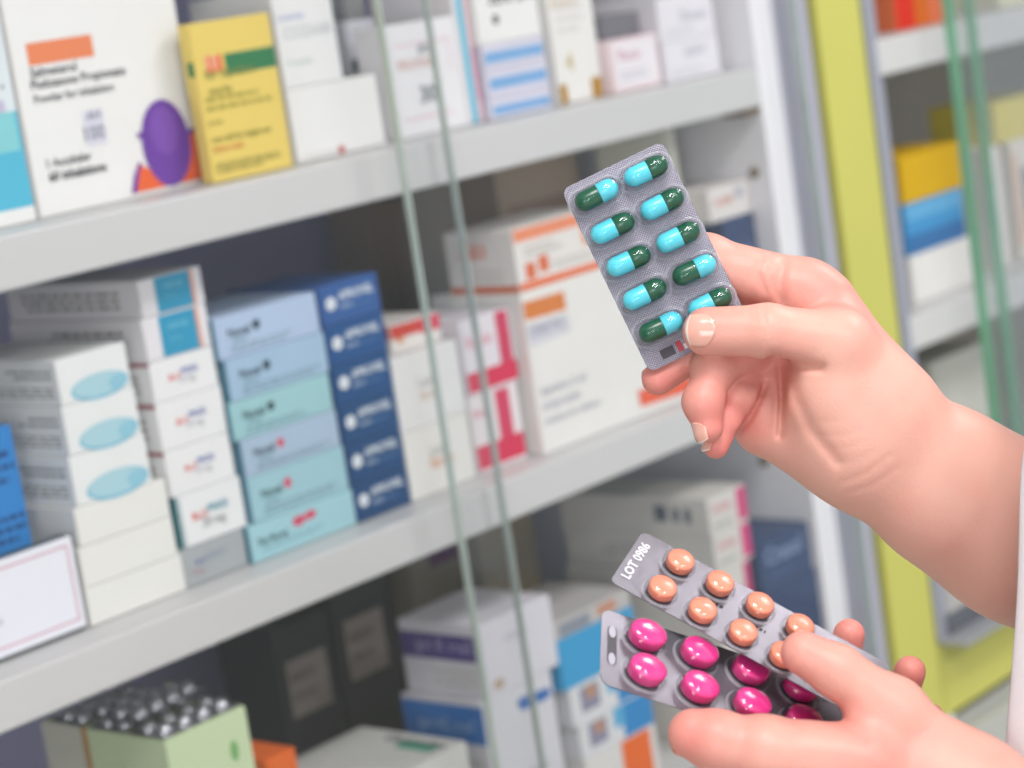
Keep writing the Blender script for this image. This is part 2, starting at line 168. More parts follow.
 {'n': 'medicine_carton', 'o': (1.0652, 0.034, 1.1756), 'yaw': 0.0, 's': (0.0976, 0.1, 0.0282), 'c': 'AFC6DC', 'p': [('F', 'text', 'Noval', 0.0107, 0.0135, 0.0205, '1f3540'), ('F', 'ell', 0.0376, 0.0175, 0.0035, 0.0035, 'D9506e'), ('F', 'text', 'tablets', 0.0137, 0.0096, 0.0137, '7ea6b4'), ('F', 'lines', 0.0117, 0.0023, 0.0879, 0.0079, 2, '7f9fae'), ('L', 'rect', 0.0, 0.0, 0.1, 0.0282, '5a8fa6')], 'l': 'third from bottom one of six pale blue cartons with a red round emblem', 'k': 'medicine box', 'g': 'pale blue cartons', 'f': True},
 {'n': 'medicine_carton', 'o': (1.0605, 0.034, 1.2038), 'yaw': 0.0, 's': (0.101, 0.1, 0.0283), 'c': 'A2D0D6', 'p': [('F', 'text', 'Noval', 0.0111, 0.0136, 0.0212, '1f3540'), ('F', 'ell', 0.0389, 0.0175, 0.0036, 0.0035, '24414d'), ('F', 'text', 'tablets', 0.0141, 0.0096, 0.0141, '7ea6b4'), ('F', 'lines', 0.0121, 0.0023, 0.0909, 0.0079, 2, '7f9fae'), ('L', 'rect', 0.0, 0.0, 0.1, 0.0283, '5a8fa6')], 'l': 'third from top one of six pale blue cartons with a dark round emblem', 'k': 'medicine box', 'g': 'pale blue cartons', 'f': True},
 {'n': 'medicine_carton', 'o': (1.0637, 0.034, 1.2321), 'yaw': 0.0, 's': (0.0998, 0.1, 0.031), 'c': 'A7C6DF', 'p': [('F', 'text', 'Noval', 0.011, 0.0149, 0.021, '1f3540'), ('F', 'ell', 0.0384, 0.0192, 0.0036, 0.0039, '24414d'), ('F', 'text', 'tablets', 0.014, 0.0105, 0.014, '7ea6b4'), ('F', 'lines', 0.012, 0.0025, 0.0898, 0.0087, 2, '7f9fae'), ('L', 'rect', 0.0, 0.0, 0.1, 0.031, '5a8fa6')], 'l': 'second from top one of six pale blue cartons with a dark round emblem', 'k': 'medicine box', 'g': 'pale blue cartons', 'f': True},
 {'n': 'medicine_carton', 'o': (1.0594, 0.034, 1.2631), 'yaw': 0.0, 's': (0.1019, 0.1, 0.0305), 'c': 'B6CBE8', 'p': [('F', 'text', 'Noval', 0.0112, 0.0146, 0.0214, '1f3540'), ('F', 'ell', 0.0392, 0.0189, 0.0037, 0.0038, '24414d'), ('F', 'text', 'tablets', 0.0143, 0.0104, 0.0143, '7ea6b4'), ('F', 'lines', 0.0122, 0.0024, 0.0917, 0.0085, 2, '7f9fae'), ('L', 'rect', 0.0, 0.0, 0.1, 0.0305, '5a8fa6')], 'l': 'topmost one of six pale blue cartons with a dark round emblem', 'k': 'medicine box', 'g': 'pale blue cartons', 'f': True},
 {'n': 'medicine_carton', 'o': (1.1662, 0.034, 1.1136), 'yaw': 0.0, 's': (0.0603, 0.1, 0.0304), 'c': '0E4478', 'p': [('F', 'ell', 0.0099, 0.0158, 0.0051, 0.005, 'EEF4F8'), ('F', 'ell', 0.0099, 0.0158, 0.0018, 0.0018, 'c9d8e6'), ('F', 'text', 'APROVEL', 0.0181, 0.017, 0.0362, 'E6EFF6'), ('F', 'text', 'tablets', 0.0181, 0.0103, 0.0133, 'a9c0dc'), ('F', 'lines', 0.0337, 0.0091, 0.0542, 0.0127, 1, '4C78B0')], 'l': 'bottom one of six navy blue cartons with white lettering', 'k': 'medicine box', 'g': 'navy cartons', 'f': True},
 {'n': 'medicine_carton', 'o': (1.1659, 0.034, 1.144), 'yaw': 0.0, 's': (0.0608, 0.1, 0.0306), 'c': '0F467A', 'p': [('F', 'ell', 0.01, 0.0159, 0.0052, 0.0051, 'EEF4F8'), ('F', 'ell', 0.01, 0.0159, 0.0018, 0.0018, 'c9d8e6'), ('F', 'text', 'APROVEL', 0.0182, 0.0172, 0.0365, 'E6EFF6'), ('F', 'text', 'tablets', 0.0182, 0.0104, 0.0134, 'a9c0dc'), ('F', 'lines', 0.034, 0.0092, 0.0547, 0.0129, 1, '4C78B0')], 'l': 'second from bottom one of six navy blue cartons with white lettering', 'k': 'medicine box', 'g': 'navy cartons', 'f': True},
 {'n': 'medicine_carton', 'o': (1.1656, 0.034, 1.1746), 'yaw': 0.0, 's': (0.0613, 0.1, 0.0305), 'c': '10497E', 'p': [('F', 'ell', 0.0101, 0.0158, 0.0052, 0.005, 'EEF4F8'), ('F', 'ell', 0.0101, 0.0158, 0.0018, 0.0018, 'c9d8e6'), ('F', 'text', 'APROVEL', 0.0184, 0.0171, 0.0368, 'E6EFF6'), ('F', 'text', 'tablets', 0.0184, 0.0104, 0.0135, 'a9c0dc'), ('F', 'lines', 0.0343, 0.0091, 0.0552, 0.0128, 1, '4C78B0')], 'l': 'third from bottom one of six navy blue cartons with white lettering', 'k': 'medicine box', 'g': 'navy cartons', 'f': True},
 {'n': 'medicine_carton', 'o': (1.1653, 0.034, 1.205), 'yaw': 0.0, 's': (0.0618, 0.1, 0.0303), 'c': '134D86', 'p': [('F', 'ell', 0.0102, 0.0157, 0.0053, 0.005, 'EEF4F8'), ('F', 'ell', 0.0102, 0.0157, 0.0019, 0.0018, 'c9d8e6'), ('F', 'text', 'APROVEL', 0.0186, 0.0169, 0.0371, 'E6EFF6'), ('F', 'text', 'tablets', 0.0186, 0.0103, 0.0136, 'a9c0dc'), ('F', 'lines', 0.0346, 0.0091, 0.0557, 0.0127, 1, '4C78B0')], 'l': 'third from top one of six navy blue cartons with white lettering', 'k': 'medicine box', 'g': 'navy cartons', 'f': True},
 {'n': 'medicine_carton', 'o': (1.165, 0.034, 1.2353), 'yaw': 0.0, 's': (0.0624, 0.1, 0.0301), 'c': '1A5290', 'p': [('F', 'ell', 0.0103, 0.0156, 0.0053, 0.005, 'EEF4F8'), ('F', 'ell', 0.0103, 0.0156, 0.0019, 0.0018, 'c9d8e6'), ('F', 'text', 'APROVEL', 0.0187, 0.0168, 0.0374, 'E6EFF6'), ('F', 'text', 'tablets', 0.0187, 0.0102, 0.0137, 'a9c0dc'), ('F', 'lines', 0.0349, 0.009, 0.0561, 0.0126, 1, '4C78B0')], 'l': 'second from top one of six navy blue cartons with white lettering', 'k': 'medicine box', 'g': 'navy cartons', 'f': True},
 {'n': 'medicine_carton', 'o': (1.1647, 0.034, 1.2654), 'yaw': 0.0, 's': (0.0629, 0.1, 0.0299), 'c': '325FA2', 'p': [('F', 'ell', 0.0104, 0.0155, 0.0053, 0.0049, 'EEF4F8'), ('F', 'ell', 0.0104, 0.0155, 0.0019, 0.0018, 'c9d8e6'), ('F', 'text', 'APROVEL', 0.0189, 0.0167, 0.0377, 'E6EFF6'), ('F', 'text', 'tablets', 0.0189, 0.0102, 0.0138, 'a9c0dc'), ('F', 'lines', 0.0352, 0.009, 0.0566, 0.0125, 1, '4C78B0')], 'l': 'topmost one of six navy blue cartons with white lettering', 'k': 'medicine box', 'g': 'navy cartons', 'f': True},
 {'n': 'medicine_carton', 'o': (1.2277, 0.034, 1.1136), 'yaw': 0.0, 's': (0.0751, 0.1, 0.0544), 'c': 'EFEEE9', 'p': [('F', 'text', 'Lasix', 0.027, 0.0299, 0.0225, 'B9B9AE'), ('F', 'text', 'forte', 0.0255, 0.0196, 0.027, 'E2A27c')], 'l': 'lower of two off-white cartons right of the navy stack', 'k': 'medicine box', 'g': 'off-white cartons', 'f': True},
 {'n': 'medicine_carton', 'o': (1.2277, 0.034, 1.168), 'yaw': 0.0, 's': (0.0754, 0.1, 0.0586), 'c': 'EDEDEC', 'p': [('F', 'text', 'Lasix', 0.0256, 0.0305, 0.0226, 'BDBDb6'), ('F', 'text', 'forte', 0.0256, 0.0199, 0.0226, 'D9BFA8')], 'l': 'upper of two off-white cartons right of the navy stack', 'k': 'medicine box', 'g': 'off-white cartons', 'f': True},
 {'n': 'medicine_carton', 'o': (1.2451, 0.048, 1.2266), 'yaw': 0.0, 's': (0.0584, 0.1, 0.0225), 'c': 'EAE6E0', 'p': [('F', 'rect', 0.0, 0.0112, 0.0584, 0.0225, 'D0483c'), ('F', 'rect', 0.035, 0.0094, 0.0584, 0.0225, 'E02f4f'), ('F', 'rect', 0.007, 0.0067, 0.014, 0.0112, 'DDA070'), ('L', 'rect', 0.0, 0.0112, 0.1, 0.0225, 'C9564a')], 'l': 'flat carton with a red front edge lying on the off-white cartons', 'k': 'medicine box', 'g': None, 'f': True},
 {'n': 'medicine_carton', 'o': (1.3062, 0.034, 1.1136), 'yaw': 0.0, 's': (0.0603, 0.09, 0.0637), 'c': 'EDE7E9', 'p': [('F', 'rect', 0.0, 0.0038, 0.0603, 0.0229, 'DC2A52'), ('F', 'rect', 0.0314, 0.0229, 0.0483, 0.0637, 'D83a60'), ('F', 'text', 'Roxin', 0.0036, 0.0459, 0.0217, 'E79aa8')], 'l': 'lower of two white cartons with a crimson band', 'k': 'medicine box', 'g': 'white and crimson cartons', 'f': True},
 {'n': 'medicine_carton', 'o': (1.3083, 0.034, 1.1773), 'yaw': 0.0, 's': (0.0632, 0.09, 0.0613), 'c': 'E8E4EA', 'p': [('F', 'rect', 0.0, 0.0025, 0.0632, 0.0184, 'DC2A52'), ('F', 'rect', 0.043, 0.0184, 0.0582, 0.0613, 'D23a60'), ('F', 'text', 'Roxin', 0.0051, 0.038, 0.0316, 'E3a3b2')], 'l': 'upper of two white cartons with a crimson band', 'k': 'medicine box', 'g': 'white and crimson cartons', 'f': True},
 {'n': 'medicine_carton', 'o': (1.3733, 0.022, 1.1136), 'yaw': 0.0, 's': (0.2072, 0.1, 0.135), 'c': 'EFEEEA', 'p': [('F', 'poly', [(0.0008, 0.1269), (0.0532, 0.1262), (0.0537, 0.1109), (0.0011, 0.112)], 'DF8238'), ('F', 'poly', [(0.0016, 0.1086), (0.0542, 0.1075), (0.0559, 0.0919), (0.0011, 0.0896)], 'D9D9E2'), ('F', 'text', 'CERETEC', 0.0029, 0.0975, 0.0477, '9b9cae'), ('F', 'text', 'injection 5 ml', 0.0069, 0.0483, 0.0582, 'b6b6c4'), ('F', 'text', 'ampoules', 0.0066, 0.0358, 0.0489, 'c3c3cd'), ('F', 'text', 'solution for infusion', 0.0065, 0.024, 0.0732, 'c3c3cd'), ('F', 'poly', [(0.1305, 0.0233), (0.2175, 0.0209), (0.2187, 0.0061), (0.1315, 0.009)], 'F0613A')], 'l': 'big white carton with an orange label under the hand holding capsules', 'k': 'medicine box', 'g': None, 'f': True},
 {'n': 'medicine_carton', 'o': (1.3757, 0.024, 1.2486), 'yaw': 0.0, 's': (0.1137, 0.075, 0.0513), 'c': 'EDEAE6', 'p': [('F', 'rect', 0.0, 0.0, 0.1137, 0.0067, 'F0743c'), ('F', 'rect', 0.0, 0.04, 0.1137, 0.0513, 'F2936a'), ('F', 'rect', 0.0102, 0.0082, 0.0227, 0.0215, 'E2703f'), ('F', 'rect', 0.0273, 0.0113, 0.0398, 0.0246, 'E2703f'), ('F', 'rect', 0.0864, 0.0236, 0.1023, 0.0421, 'EE9a4c'), ('F', 'lines', 0.0114, 0.0256, 0.0682, 0.0359, 2, 'c8c2ba'), ('F', 'lines', 0.0455, 0.0103, 0.108, 0.0185, 2, 'cfc9c2'), ('L', 'rect', 0.0, 0.0, 0.075, 0.0056, 'D9601f'), ('L', 'text', 'caR', 0.03, 0.0297, 0.0315, 'EE9078'), ('L', 'lines', 0.015, 0.0077, 0.06, 0.0205, 2, 'd5cfcc')], 'l': 'orange trimmed white carton standing on the big white carton', 'k': 'medicine box', 'g': None, 'f': True},
 {'n': 'medicine_carton', 'o': (1.5061, 0.15, 1.1136), 'yaw': 0.0, 's': (0.1151, 0.12, 0.232), 'c': 'B09C88', 'p': [('F', 'rect', 0.0115, 0.1276, 0.1036, 0.1856, '94786a')], 'l': 'tall tan carton at the back of the middle shelf', 'k': 'medicine box', 'g': None, 'f': True},
 {'n': 'medicine_carton', 'o': (1.5161, 0.275, 1.1136), 'yaw': 0.0, 's': (0.0857, 0.1, 0.2), 'c': 'B39C88', 'p': [('F', 'rect', 0.0257, 0.1, 0.0686, 0.16, '9a5d50')], 'l': 'brown carton deep at the back behind the crimson cartons', 'k': 'medicine box', 'g': None, 'f': True},
 {'n': 'medicine_carton', 'o': (1.6269, 0.05, 1.1136), 'yaw': 0.0, 's': (0.0146, 0.08, 0.232), 'c': 'E3E4D6', 'p': [('F', 'rect', 0.0, 0.0, 0.0029, 0.232, 'D8DCCB'), ('F', 'lines', 0.0044, 0.1392, 0.0131, 0.1856, 3, 'd2d0c4')], 'l': 'tall cream carton next to the capsule pack', 'k': 'medicine box', 'g': None, 'f': True},
 {'n': 'medicine_carton', 'o': (1.6604, 0.024, 1.1136), 'yaw': 0.0, 's': (0.0491, 0.08, 0.1435), 'c': '34466e', 'p': [('F', 'lines', 0.0098, 0.0861, 0.0442, 0.122, 2, '5a6a8e')], 'l': 'navy carton under a small red lettered carton by the end panel', 'k': 'medicine box', 'g': None, 'f': True},
 {'n': 'medicine_carton', 'o': (1.6428, 0.024, 1.2571), 'yaw': 0.0, 's': (0.0667, 0.08, 0.0305), 'c': 'E5E0DD', 'p': [('F', 'text', 'NORM', 0.0093, 0.0137, 0.0267, 'D98878'), ('F', 'text', 'ix', 0.0414, 0.0168, 0.0133, '9ba0b8')], 'l': 'small carton with red lettering on the navy carton by the end panel', 'k': 'medicine box', 'g': None, 'f': True},
 {'n': 'medicine_carton', 'o': (0.9485, 0.03, 0.8), 'yaw': 0.0, 's': (0.0758, 0.14, 0.2194), 'c': 'CFE2B8', 'p': [('F', 'text', 'Nutrilin', 0.0106, 0.1755, 0.0318, '7d9a74'), ('F', 'text', 'plus', 0.0167, 0.1602, 0.0152, '98b08c'), ('F', 'ell', 0.0591, 0.1909, 0.0038, 0.0077, '79b46a'), ('L', 'rect', 0.0868, 0.0, 0.0938, 0.2194, 'B98c4c'), ('L', 'rect', 0.0938, 0.0, 0.14, 0.2194, 'CFCFC2')], 'l': 'pale green carton with blister strips on top', 'k': 'medicine box', 'g': None, 'f': False},
 {'n': 'medicine_carton', 'o': (1.2636, 0.03, 0.8), 'yaw': 0.0, 's': (0.0867, 0.09, 0.1377), 'c': 'DDDDE4', 'p': [('F', 'poly', [(0.0401, 0.1242), (0.0471, 0.1269), (0.081, 0.1239), (0.0835, 0.1179), (0.0764, 0.1151), (0.0445, 0.1158)], '2C6DB8'), ('F', 'lines', 0.026, 0.0275, 0.0694, 0.0688, 3, 'b5b5bd'), ('L', 'rect', 0.0, 0.1012, 0.09, 0.1336, '2B74C4'), ('L', 'text', 'Serc 24 mg', 0.0108, 0.1115, 0.063, '86aede'), ('L', 'lines', 0.009, 0.0551, 0.063, 0.0909, 3, 'c6c6c0')], 'l': 'white carton with a blue side band, under the purple banded one', 'k': 'medicine box', 'g': None, 'f': True},
 {'n': 'medicine_carton', 'o': (1.2737, 0.03, 0.9377), 'yaw': 0.0, 's': (0.089, 0.09, 0.0609), 'c': 'DEDDE6', 'p': [('F', 'lines', 0.0267, 0.0366, 0.0623, 0.0457, 1, 'c2c0cc'), ('F', 'ell', 0.0133, 0.0085, 0.0071, 0.0043, 'c0a890'), ('L', 'rect', 0.0, 0.0292, 0.09, 0.0512, '4E3F86'), ('L', 'text', 'Serc 8 mg', 0.0108, 0.0366, 0.063, '9890bd'), ('L', 'lines', 0.009, 0.0049, 0.063, 0.0244, 3, 'c6c6c0')], 'l': 'white carton with a dark purple side band', 'k': 'medicine box', 'g': None, 'f': True},
 {'n': 'medicine_carton', 'o': (1.0666, 0.005, 0.8), 'yaw': 0.0, 's': (0.1484, 0.115, 0.1266), 'c': 'D2D3CE', 'p': [('T', 'rect', 0.1187, 0.0115, 0.1336, 0.0518, '4f9f86'), ('Y', 'text', 'Gastrolen', -0.0733, 0.1294, 0.0649, '3f444c')], 'l': 'low white carton with dark lettering on its top', 'k': 'medicine box', 'g': None, 'f': False},
 {'n': 'medicine_carton', 'o': (1.206, 0.2, 0.8), 'yaw': 0.0, 's': (0.0642, 0.07, 0.205), 'c': '3c3c40', 'p': [('F', 'rect', 0.009, 0.123, 0.0552, 0.1722, 'A59A92'), ('F', 'lines', 0.0128, 0.1312, 0.0514, 0.164, 2, '7a7070')], 'l': 'dark carton with a pale label behind the green carton', 'k': 'medicine box', 'g': None, 'f': True},
 {'n': 'medicine_carton', 'o': (1.2772, 0.2, 0.8), 'yaw': 0.0, 's': (0.0651, 0.07, 0.22), 'c': '3c3c40', 'p': [('F', 'rect', 0.0091, 0.132, 0.056, 0.1848, 'A59A92'), ('F', 'lines', 0.013, 0.1408, 0.0521, 0.176, 2, '7a7070')], 'l': 'dark carton with a pale label beside the purple banded carton', 'k': 'medicine box', 'g': None, 'f': True},
 {'n': 'medicine_carton', 'o': (1.3752, 0.03, 0.8), 'yaw': 0.0, 's': (0.0986, 0.09, 0.0478), 'c': 'E3E2DE', 'p': [('F', 'rect', 0.0493, 0.0, 0.0888, 0.0478, 'F26A12')], 'l': 'white carton with a bright orange end at the bottom of its stack', 'k': 'medicine box', 'g': None, 'f': True},
 {'n': 'medicine_carton', 'o': (1.3741, 0.03, 0.8478), 'yaw': 0.0, 's': (0.0993, 0.09, 0.0319), 'c': 'E2E3E6', 'p': [('F', 'rect', 0.0576, 0.0, 0.0993, 0.0319, '2389CC'), ('F', 'rect', 0.0457, 0.0128, 0.0596, 0.0319, '59b0dc'), ('F', 'rect', 0.0119, 0.008, 0.0358, 0.0287, '8f8fa6'), ('F', 'rect', 0.0199, 0.0175, 0.0318, 0.0271, 'C09070')], 'l': 'lower of two white and blue cartons with a small picture', 'k': 'medicine box', 'g': 'white and blue cartons', 'f': True},
 {'n': 'medicine_carton', 'o': (1.3689, 0.03, 0.8797), 'yaw': 0.0, 's': (0.105, 0.09, 0.0332), 'c': 'E2E3E6', 'p': [('F', 'rect', 0.0609, 0.0, 0.105, 0.0332, '2389CC'), ('F', 'rect', 0.0483, 0.0133, 0.063, 0.0332, '59b0dc'), ('F', 'rect', 0.0126, 0.0083, 0.0378, 0.0298, '8f8fa6'), ('F', 'rect', 0.021, 0.0182, 0.0336, 0.0282, 'C09070')], 'l': 'upper of two white and blue cartons with a small picture', 'k': 'medicine box', 'g': 'white and blue cartons', 'f': True},
 {'n': 'medicine_carton', 'o': (1.3629, 0.03, 0.9129), 'yaw': 0.0, 's': (0.1032, 0.09, 0.0441), 'c': '35A2D8', 'p': [], 'l': 'sky blue carton with a plain front behind the pink tablets', 'k': 'medicine box', 'g': None, 'f': True},
 {'n': 'medicine_carton', 'o': (1.3627, 0.03, 0.9569), 'yaw': 0.0, 's': (0.102, 0.09, 0.0157), 'c': 'C2C0BE', 'p': [('F', 'rect', 0.0051, 0.0016, 0.0459, 0.0125, '8a93a0'), ('F', 'rect', 0.0561, 0.0047, 0.0816, 0.0125, 'C98a6c')], 'l': 'thin grey carton on the sky blue carton', 'k': 'medicine box', 'g': None, 'f': True},
 {'n': 'medicine_carton', 'o': (1.5493, 0.003, 0.8), 'yaw': 0.0, 's': (0.0547, 0.17, 0.1595), 'c': 'DCD8D2', 'p': [('F', 'rect', 0.0438, 0.0, 0.0547, 0.1595, 'C83070')], 'l': 'white carton with a magenta edge at the foot of its stack', 'k': 'medicine box', 'g': 'white cartons with a magenta edge', 'f': True},
 {'n': 'medicine_carton', 'o': (1.5553, 0.003, 0.9595), 'yaw': 0.0, 's': (0.0556, 0.17, 0.0342), 'c': 'DAD7D0', 'p': [('F', 'rect', 0.0411, 0.0027, 0.0556, 0.0325, 'D8387C'), ('F', 'text', 'Solian', 0.0056, 0.0188, 0.0278, 'D9a0a8'), ('F', 'lines', 0.0056, 0.0041, 0.0333, 0.0103, 1, 'a3a69c'), ('L', 'lines', 0.068, 0.0103, 0.153, 0.0239, 2, 'b5b1ab')], 'l': 'middle one of the magenta edged white carton stack', 'k': 'medicine box', 'g': 'white cartons with a magenta edge', 'f': True},
 {'n': 'medicine_carton', 'o': (1.554, 0.003, 0.9937), 'yaw': 0.0, 's': (0.0577, 0.17, 0.0336), 'c': 'DAD7D0', 'p': [('F', 'rect', 0.0427, 0.0027, 0.0577, 0.0319, 'D8387C'), ('F', 'text', 'Solian', 0.0058, 0.0185, 0.0288, 'D9a0a8'), ('F', 'lines', 0.0058, 0.004, 0.0346, 0.0101, 1, 'a3a69c'), ('L', 'rect', 0.0599, 0.0266, 0.0456, 0.0115, '5b6372'), ('L', 'rect', 0.04, 0.0247, 0.0323, 0.0112, '68707e'), ('L', 'rect', 0.0268, 0.0243, 0.0191, 0.0109, '68707e')], 'l': 'topmost of the magenta edged white cartons, dark print on its side', 'k': 'medicine box', 'g': 'white cartons with a magenta edge', 'f': True},
 {'n': 'medicine_carton', 'o': (1.6234, 0.006, 0.8), 'yaw': 0.0, 's': (0.0857, 0.1, 0.12), 'c': '253C66', 'p': [('F', 'text', 'Crasol', 0.0129, 0.048, 0.06, '6d84ac')], 'l': 'lower of two dark blue cartons at the right end of the lower shelf', 'k': 'medicine box', 'g': 'dark blue cartons', 'f': True},
 {'n': 'medicine_carton', 'o': (1.622, 0.006, 0.92), 'yaw': 0.0, 's': (0.0826, 0.1, 0.0462), 'c': '2A406a', 'p': [('F', 'text', 'Crasol', 0.0099, 0.0231, 0.0578, '7f92b4'), ('F', 'lines', 0.0124, 0.0092, 0.0661, 0.0139, 1, '4a6090')], 'l': 'upper of two dark blue cartons at the right end of the lower shelf', 'k': 'medicine box', 'g': 'dark blue cartons', 'f': True},
 {'n': 'medicine_carton', 'o': (1.3941, 0.22, 0.8), 'yaw': 0.0, 's': (0.0663, 0.06, 0.24), 'c': '80786a', 'p': [('F', 'rect', 0.0265, 0.192, 0.0663, 0.24, '5a2d5c')], 'l': 'olive carton with a purple top at the back of the lower shelf', 'k': 'medicine box', 'g': None, 'f': True},
 {'n': 'medicine_carton', 'o': (1.4666, 0.2, 0.8), 'yaw': 0.0, 's': (0.0778, 0.06, 0.258), 'c': '8d8068', 'p': [('F', 'rect', 0.0, 0.227, 0.0778, 0.258, 'a32a50')], 'l': 'khaki carton with a crimson top at the back of the lower shelf', 'k': 'medicine box', 'g': None, 'f': True},
 {'n': 'medicine_carton', 'o': (1.0341, 0.03, 0.8), 'yaw': 0.0, 's': (0.0295, 0.05, 0.174), 'c': 'E86a1e', 'p': [], 'l': 'bright orange carton at the bottom beside the green carton', 'k': 'medicine box', 'g': None, 'f': True},
 {'n': 'medicine_carton', 'o': (0.825, 0.062, 1.1136), 'yaw': 0.0, 's': (0.07, 0.03, 0.1446), 'c': '2E86D0', 'p': [('F', 'lines', 0.007, 0.1041, 0.0686, 0.1301, 3, '1b4f8c'), ('F', 'lines', 0.0105, 0.0651, 0.0686, 0.0868, 3, '1b4f8c'), ('F', 'lines', 0.007, 0.0289, 0.0686, 0.0506, 3, '1b4f8c')], 'l': 'bright blue carton with dark lettering behind the framed card', 'k': 'medicine box', 'g': None, 'f': True},
 {'n': 'medicine_carton', 'o': (2.0158, 0.04, 1.387), 'yaw': 0.0, 's': (0.0958, 0.06, 0.09), 'c': 'E97b52', 'p': [('F', 'rect', 0.0, 0.0, 0.0364, 0.09, 'E4321e'), ('F', 'rect', 0.0364, 0.0, 0.0632, 0.045, 'E0701e')], 'l': 'red and orange carton on the upper shelf of the next cabinet', 'k': 'medicine box', 'g': None, 'f': True},
 {'n': 'medicine_carton', 'o': (2.2449, 0.05, 1.387), 'yaw': 0.0, 's': (0.0913, 0.06, 0.08), 'c': 'E8E6C8', 'p': [], 'l': 'cream carton on the upper shelf behind the right glass door', 'k': 'medicine box', 'g': None, 'f': True},
 {'n': 'medicine_carton', 'o': (1.9817, 0.035, 1.1136), 'yaw': 0.0, 's': (0.1193, 0.1, 0.05), 'c': 'F0EEEB', 'p': [], 'l': 'flat white carton under the blue carton in the next cabinet', 'k': 'medicine box', 'g': None, 'f': True},
 {'n': 'medicine_carton', 'o': (1.9804, 0.035, 1.1636), 'yaw': 0.0, 's': (0.1143, 0.1, 0.0521), 'c': '4E9FD8', 'p': [('F', 'rect', 0.0, 0.0, 0.1143, 0.0198, '4379b4'), ('F', 'rect', 0.0, 0.0344, 0.1143, 0.0521, '6DB6E6')], 'l': 'blue carton in two shades in the next cabinet', 'k': 'medicine box', 'g': None, 'f': True},
 {'n': 'medicine_carton', 'o': (1.9823, 0.035, 1.2157), 'yaw': 0.0, 's': (0.1173, 0.1, 0.048), 'c': 'E2B41c', 'p': [], 'l': 'golden yellow carton on top of the blue carton', 'k': 'medicine box', 'g': None, 'f': True},
 {'n': 'medicine_carton', 'o': (2.1791, 0.05, 1.1136), 'yaw': 0.0, 's': (0.031, 0.05, 0.13), 'c': 'EFE9E4', 'p': [], 'l': 'slim white carton between the green glass edges', 'k': 'medicine box', 'g': None, 'f': True},
 {'n': 'medicine_carton', 'o': (2.2301, 0.05, 1.1136), 'yaw': 0.0, 's': (0.1212, 0.08, 0.13), 'c': 'EAE4DA', 'p': [('F', 'rect', 0.0218, 0.0195, 0.0727, 0.0975, '5d6672'), ('F', 'rect', 0.0024, 0.013, 0.0121, 0.117, 'E7b596')], 'l': 'white carton with a dark picture behind the right glass door', 'k': 'medicine box', 'g': None, 'f': True},
 {'n': 'medicine_carton', 'o': (2.2057, 0.05, 1.2436), 'yaw': 0.0, 's': (0.1182, 0.08, 0.045), 'c': 'DFD06a', 'p': [], 'l': 'pale yellow carton on the carton with the dark picture', 'k': 'medicine box', 'g': None, 'f': True},
 {'n': 'medicine_carton', 'o': (2.0359, 0.06, 0.8), 'yaw': 0.0, 's': (0.1121, 0.1, 0.24), 'c': 'D8D8CE', 'p': [], 'l': 'tall grey white carton on the lowest shelf of the next cabinet', 'k': 'medicine box', 'g': None, 'f': True},
 {'n': 'medicine_carton', 'o': (2.1546, 0.17, 0.8), 'yaw': 0.0, 's': (0.053, 0.08, 0.225), 'c': '6f8a35', 'p': [], 'l': 'dark green carton at the back of the next cabinet', 'k': 'medicine box', 'g': None, 'f': True},
]
GREEN_TOP=(0.9485, 0.03, 1.0194)
CAPS={'o': [0.80063, -0.52177, 1.4008], 'x': [0.67958, -0.67275, 0.29254], 'y': [0.07682, -0.33132, -0.94039], 'z': [-0.72957, -0.66154, 0.17348], 'w': 0.05125, 'h': 0.09269, 'skew': 0.000699471739143389}
PEACH={'o': [0.75455, -0.57917, 1.25499], 'x': [0.3387, -0.75982, -0.55494], 'y': [-0.93111, -0.18582, -0.31386], 'z': [-0.13536, -0.62302, 0.77041], 'w': 0.12028, 'h': 0.03766, 'skew': -0.0028762414993688196}
PINK={'o': [0.71067, -0.58719, 1.23415], 'x': [0.68555, -0.53995, -0.48834], 'y': [-0.72599, -0.45681, -0.51407], 'z': [-0.05449, -0.70695, 0.70516], 'w': 0.1153, 'h': 0.04134, 'skew': -0.0012938824547173867}
# ------------------------------------------------------------------ room
def structure(o): o['kind']='structure'; return o
b=MB(); b.box(-2.6,4.2,-3.6,.62,-.06,0,mat('B9B7B0',.35,var=.06,scale=3)); structure(b.build('floor'))
b=MB(); b.box(-2.6,4.2,.52,.62,0,2.8,mat('D9D8D2',.8,var=.04,scale=4)); structure(b.build('wall_back'))
b=MB(); b.box(-2.7,-2.6,-3.6,.62,0,2.8,mat('8f8d88',.8,var=.04,scale=4)); structure(b.build('added_wall_left'))  # unseen wall, added to cut the ambient light from the left
b=MB(); b.box(-2.6,4.2,-3.6,.62,2.8,2.88,mat('EDEDEA',.9,var=.03,scale=4)); structure(b.build('ceiling'))
b=MB(); b.box(-2.6,4.2,.505,.52,0,.09,mat('C9C7BF',.6)); structure(b.build('baseboard_back'))
WHITE=mat('C8C8C8',.42,spec=.35,var=.03,scale=7); WHITE2=mat('DCDCD8',.5,var=.04,scale=9)
ALU=mat('ABABB8',.4,metal=.25,var=.05,scale=20); ALUD=mat('6f7179',.45,metal=.4,var=.06,scale=20); ALUL=mat('A8A9B0',.4,metal=.3,var=.04,scale=20)
LIME=mat('C0BE60',.45,var=.05,scale=6); GREYB=mat('86887f',.5,var=.05,scale=8)
SIDE=mat('EBEAEE',.42,spec=.35,var=.02,scale=7)
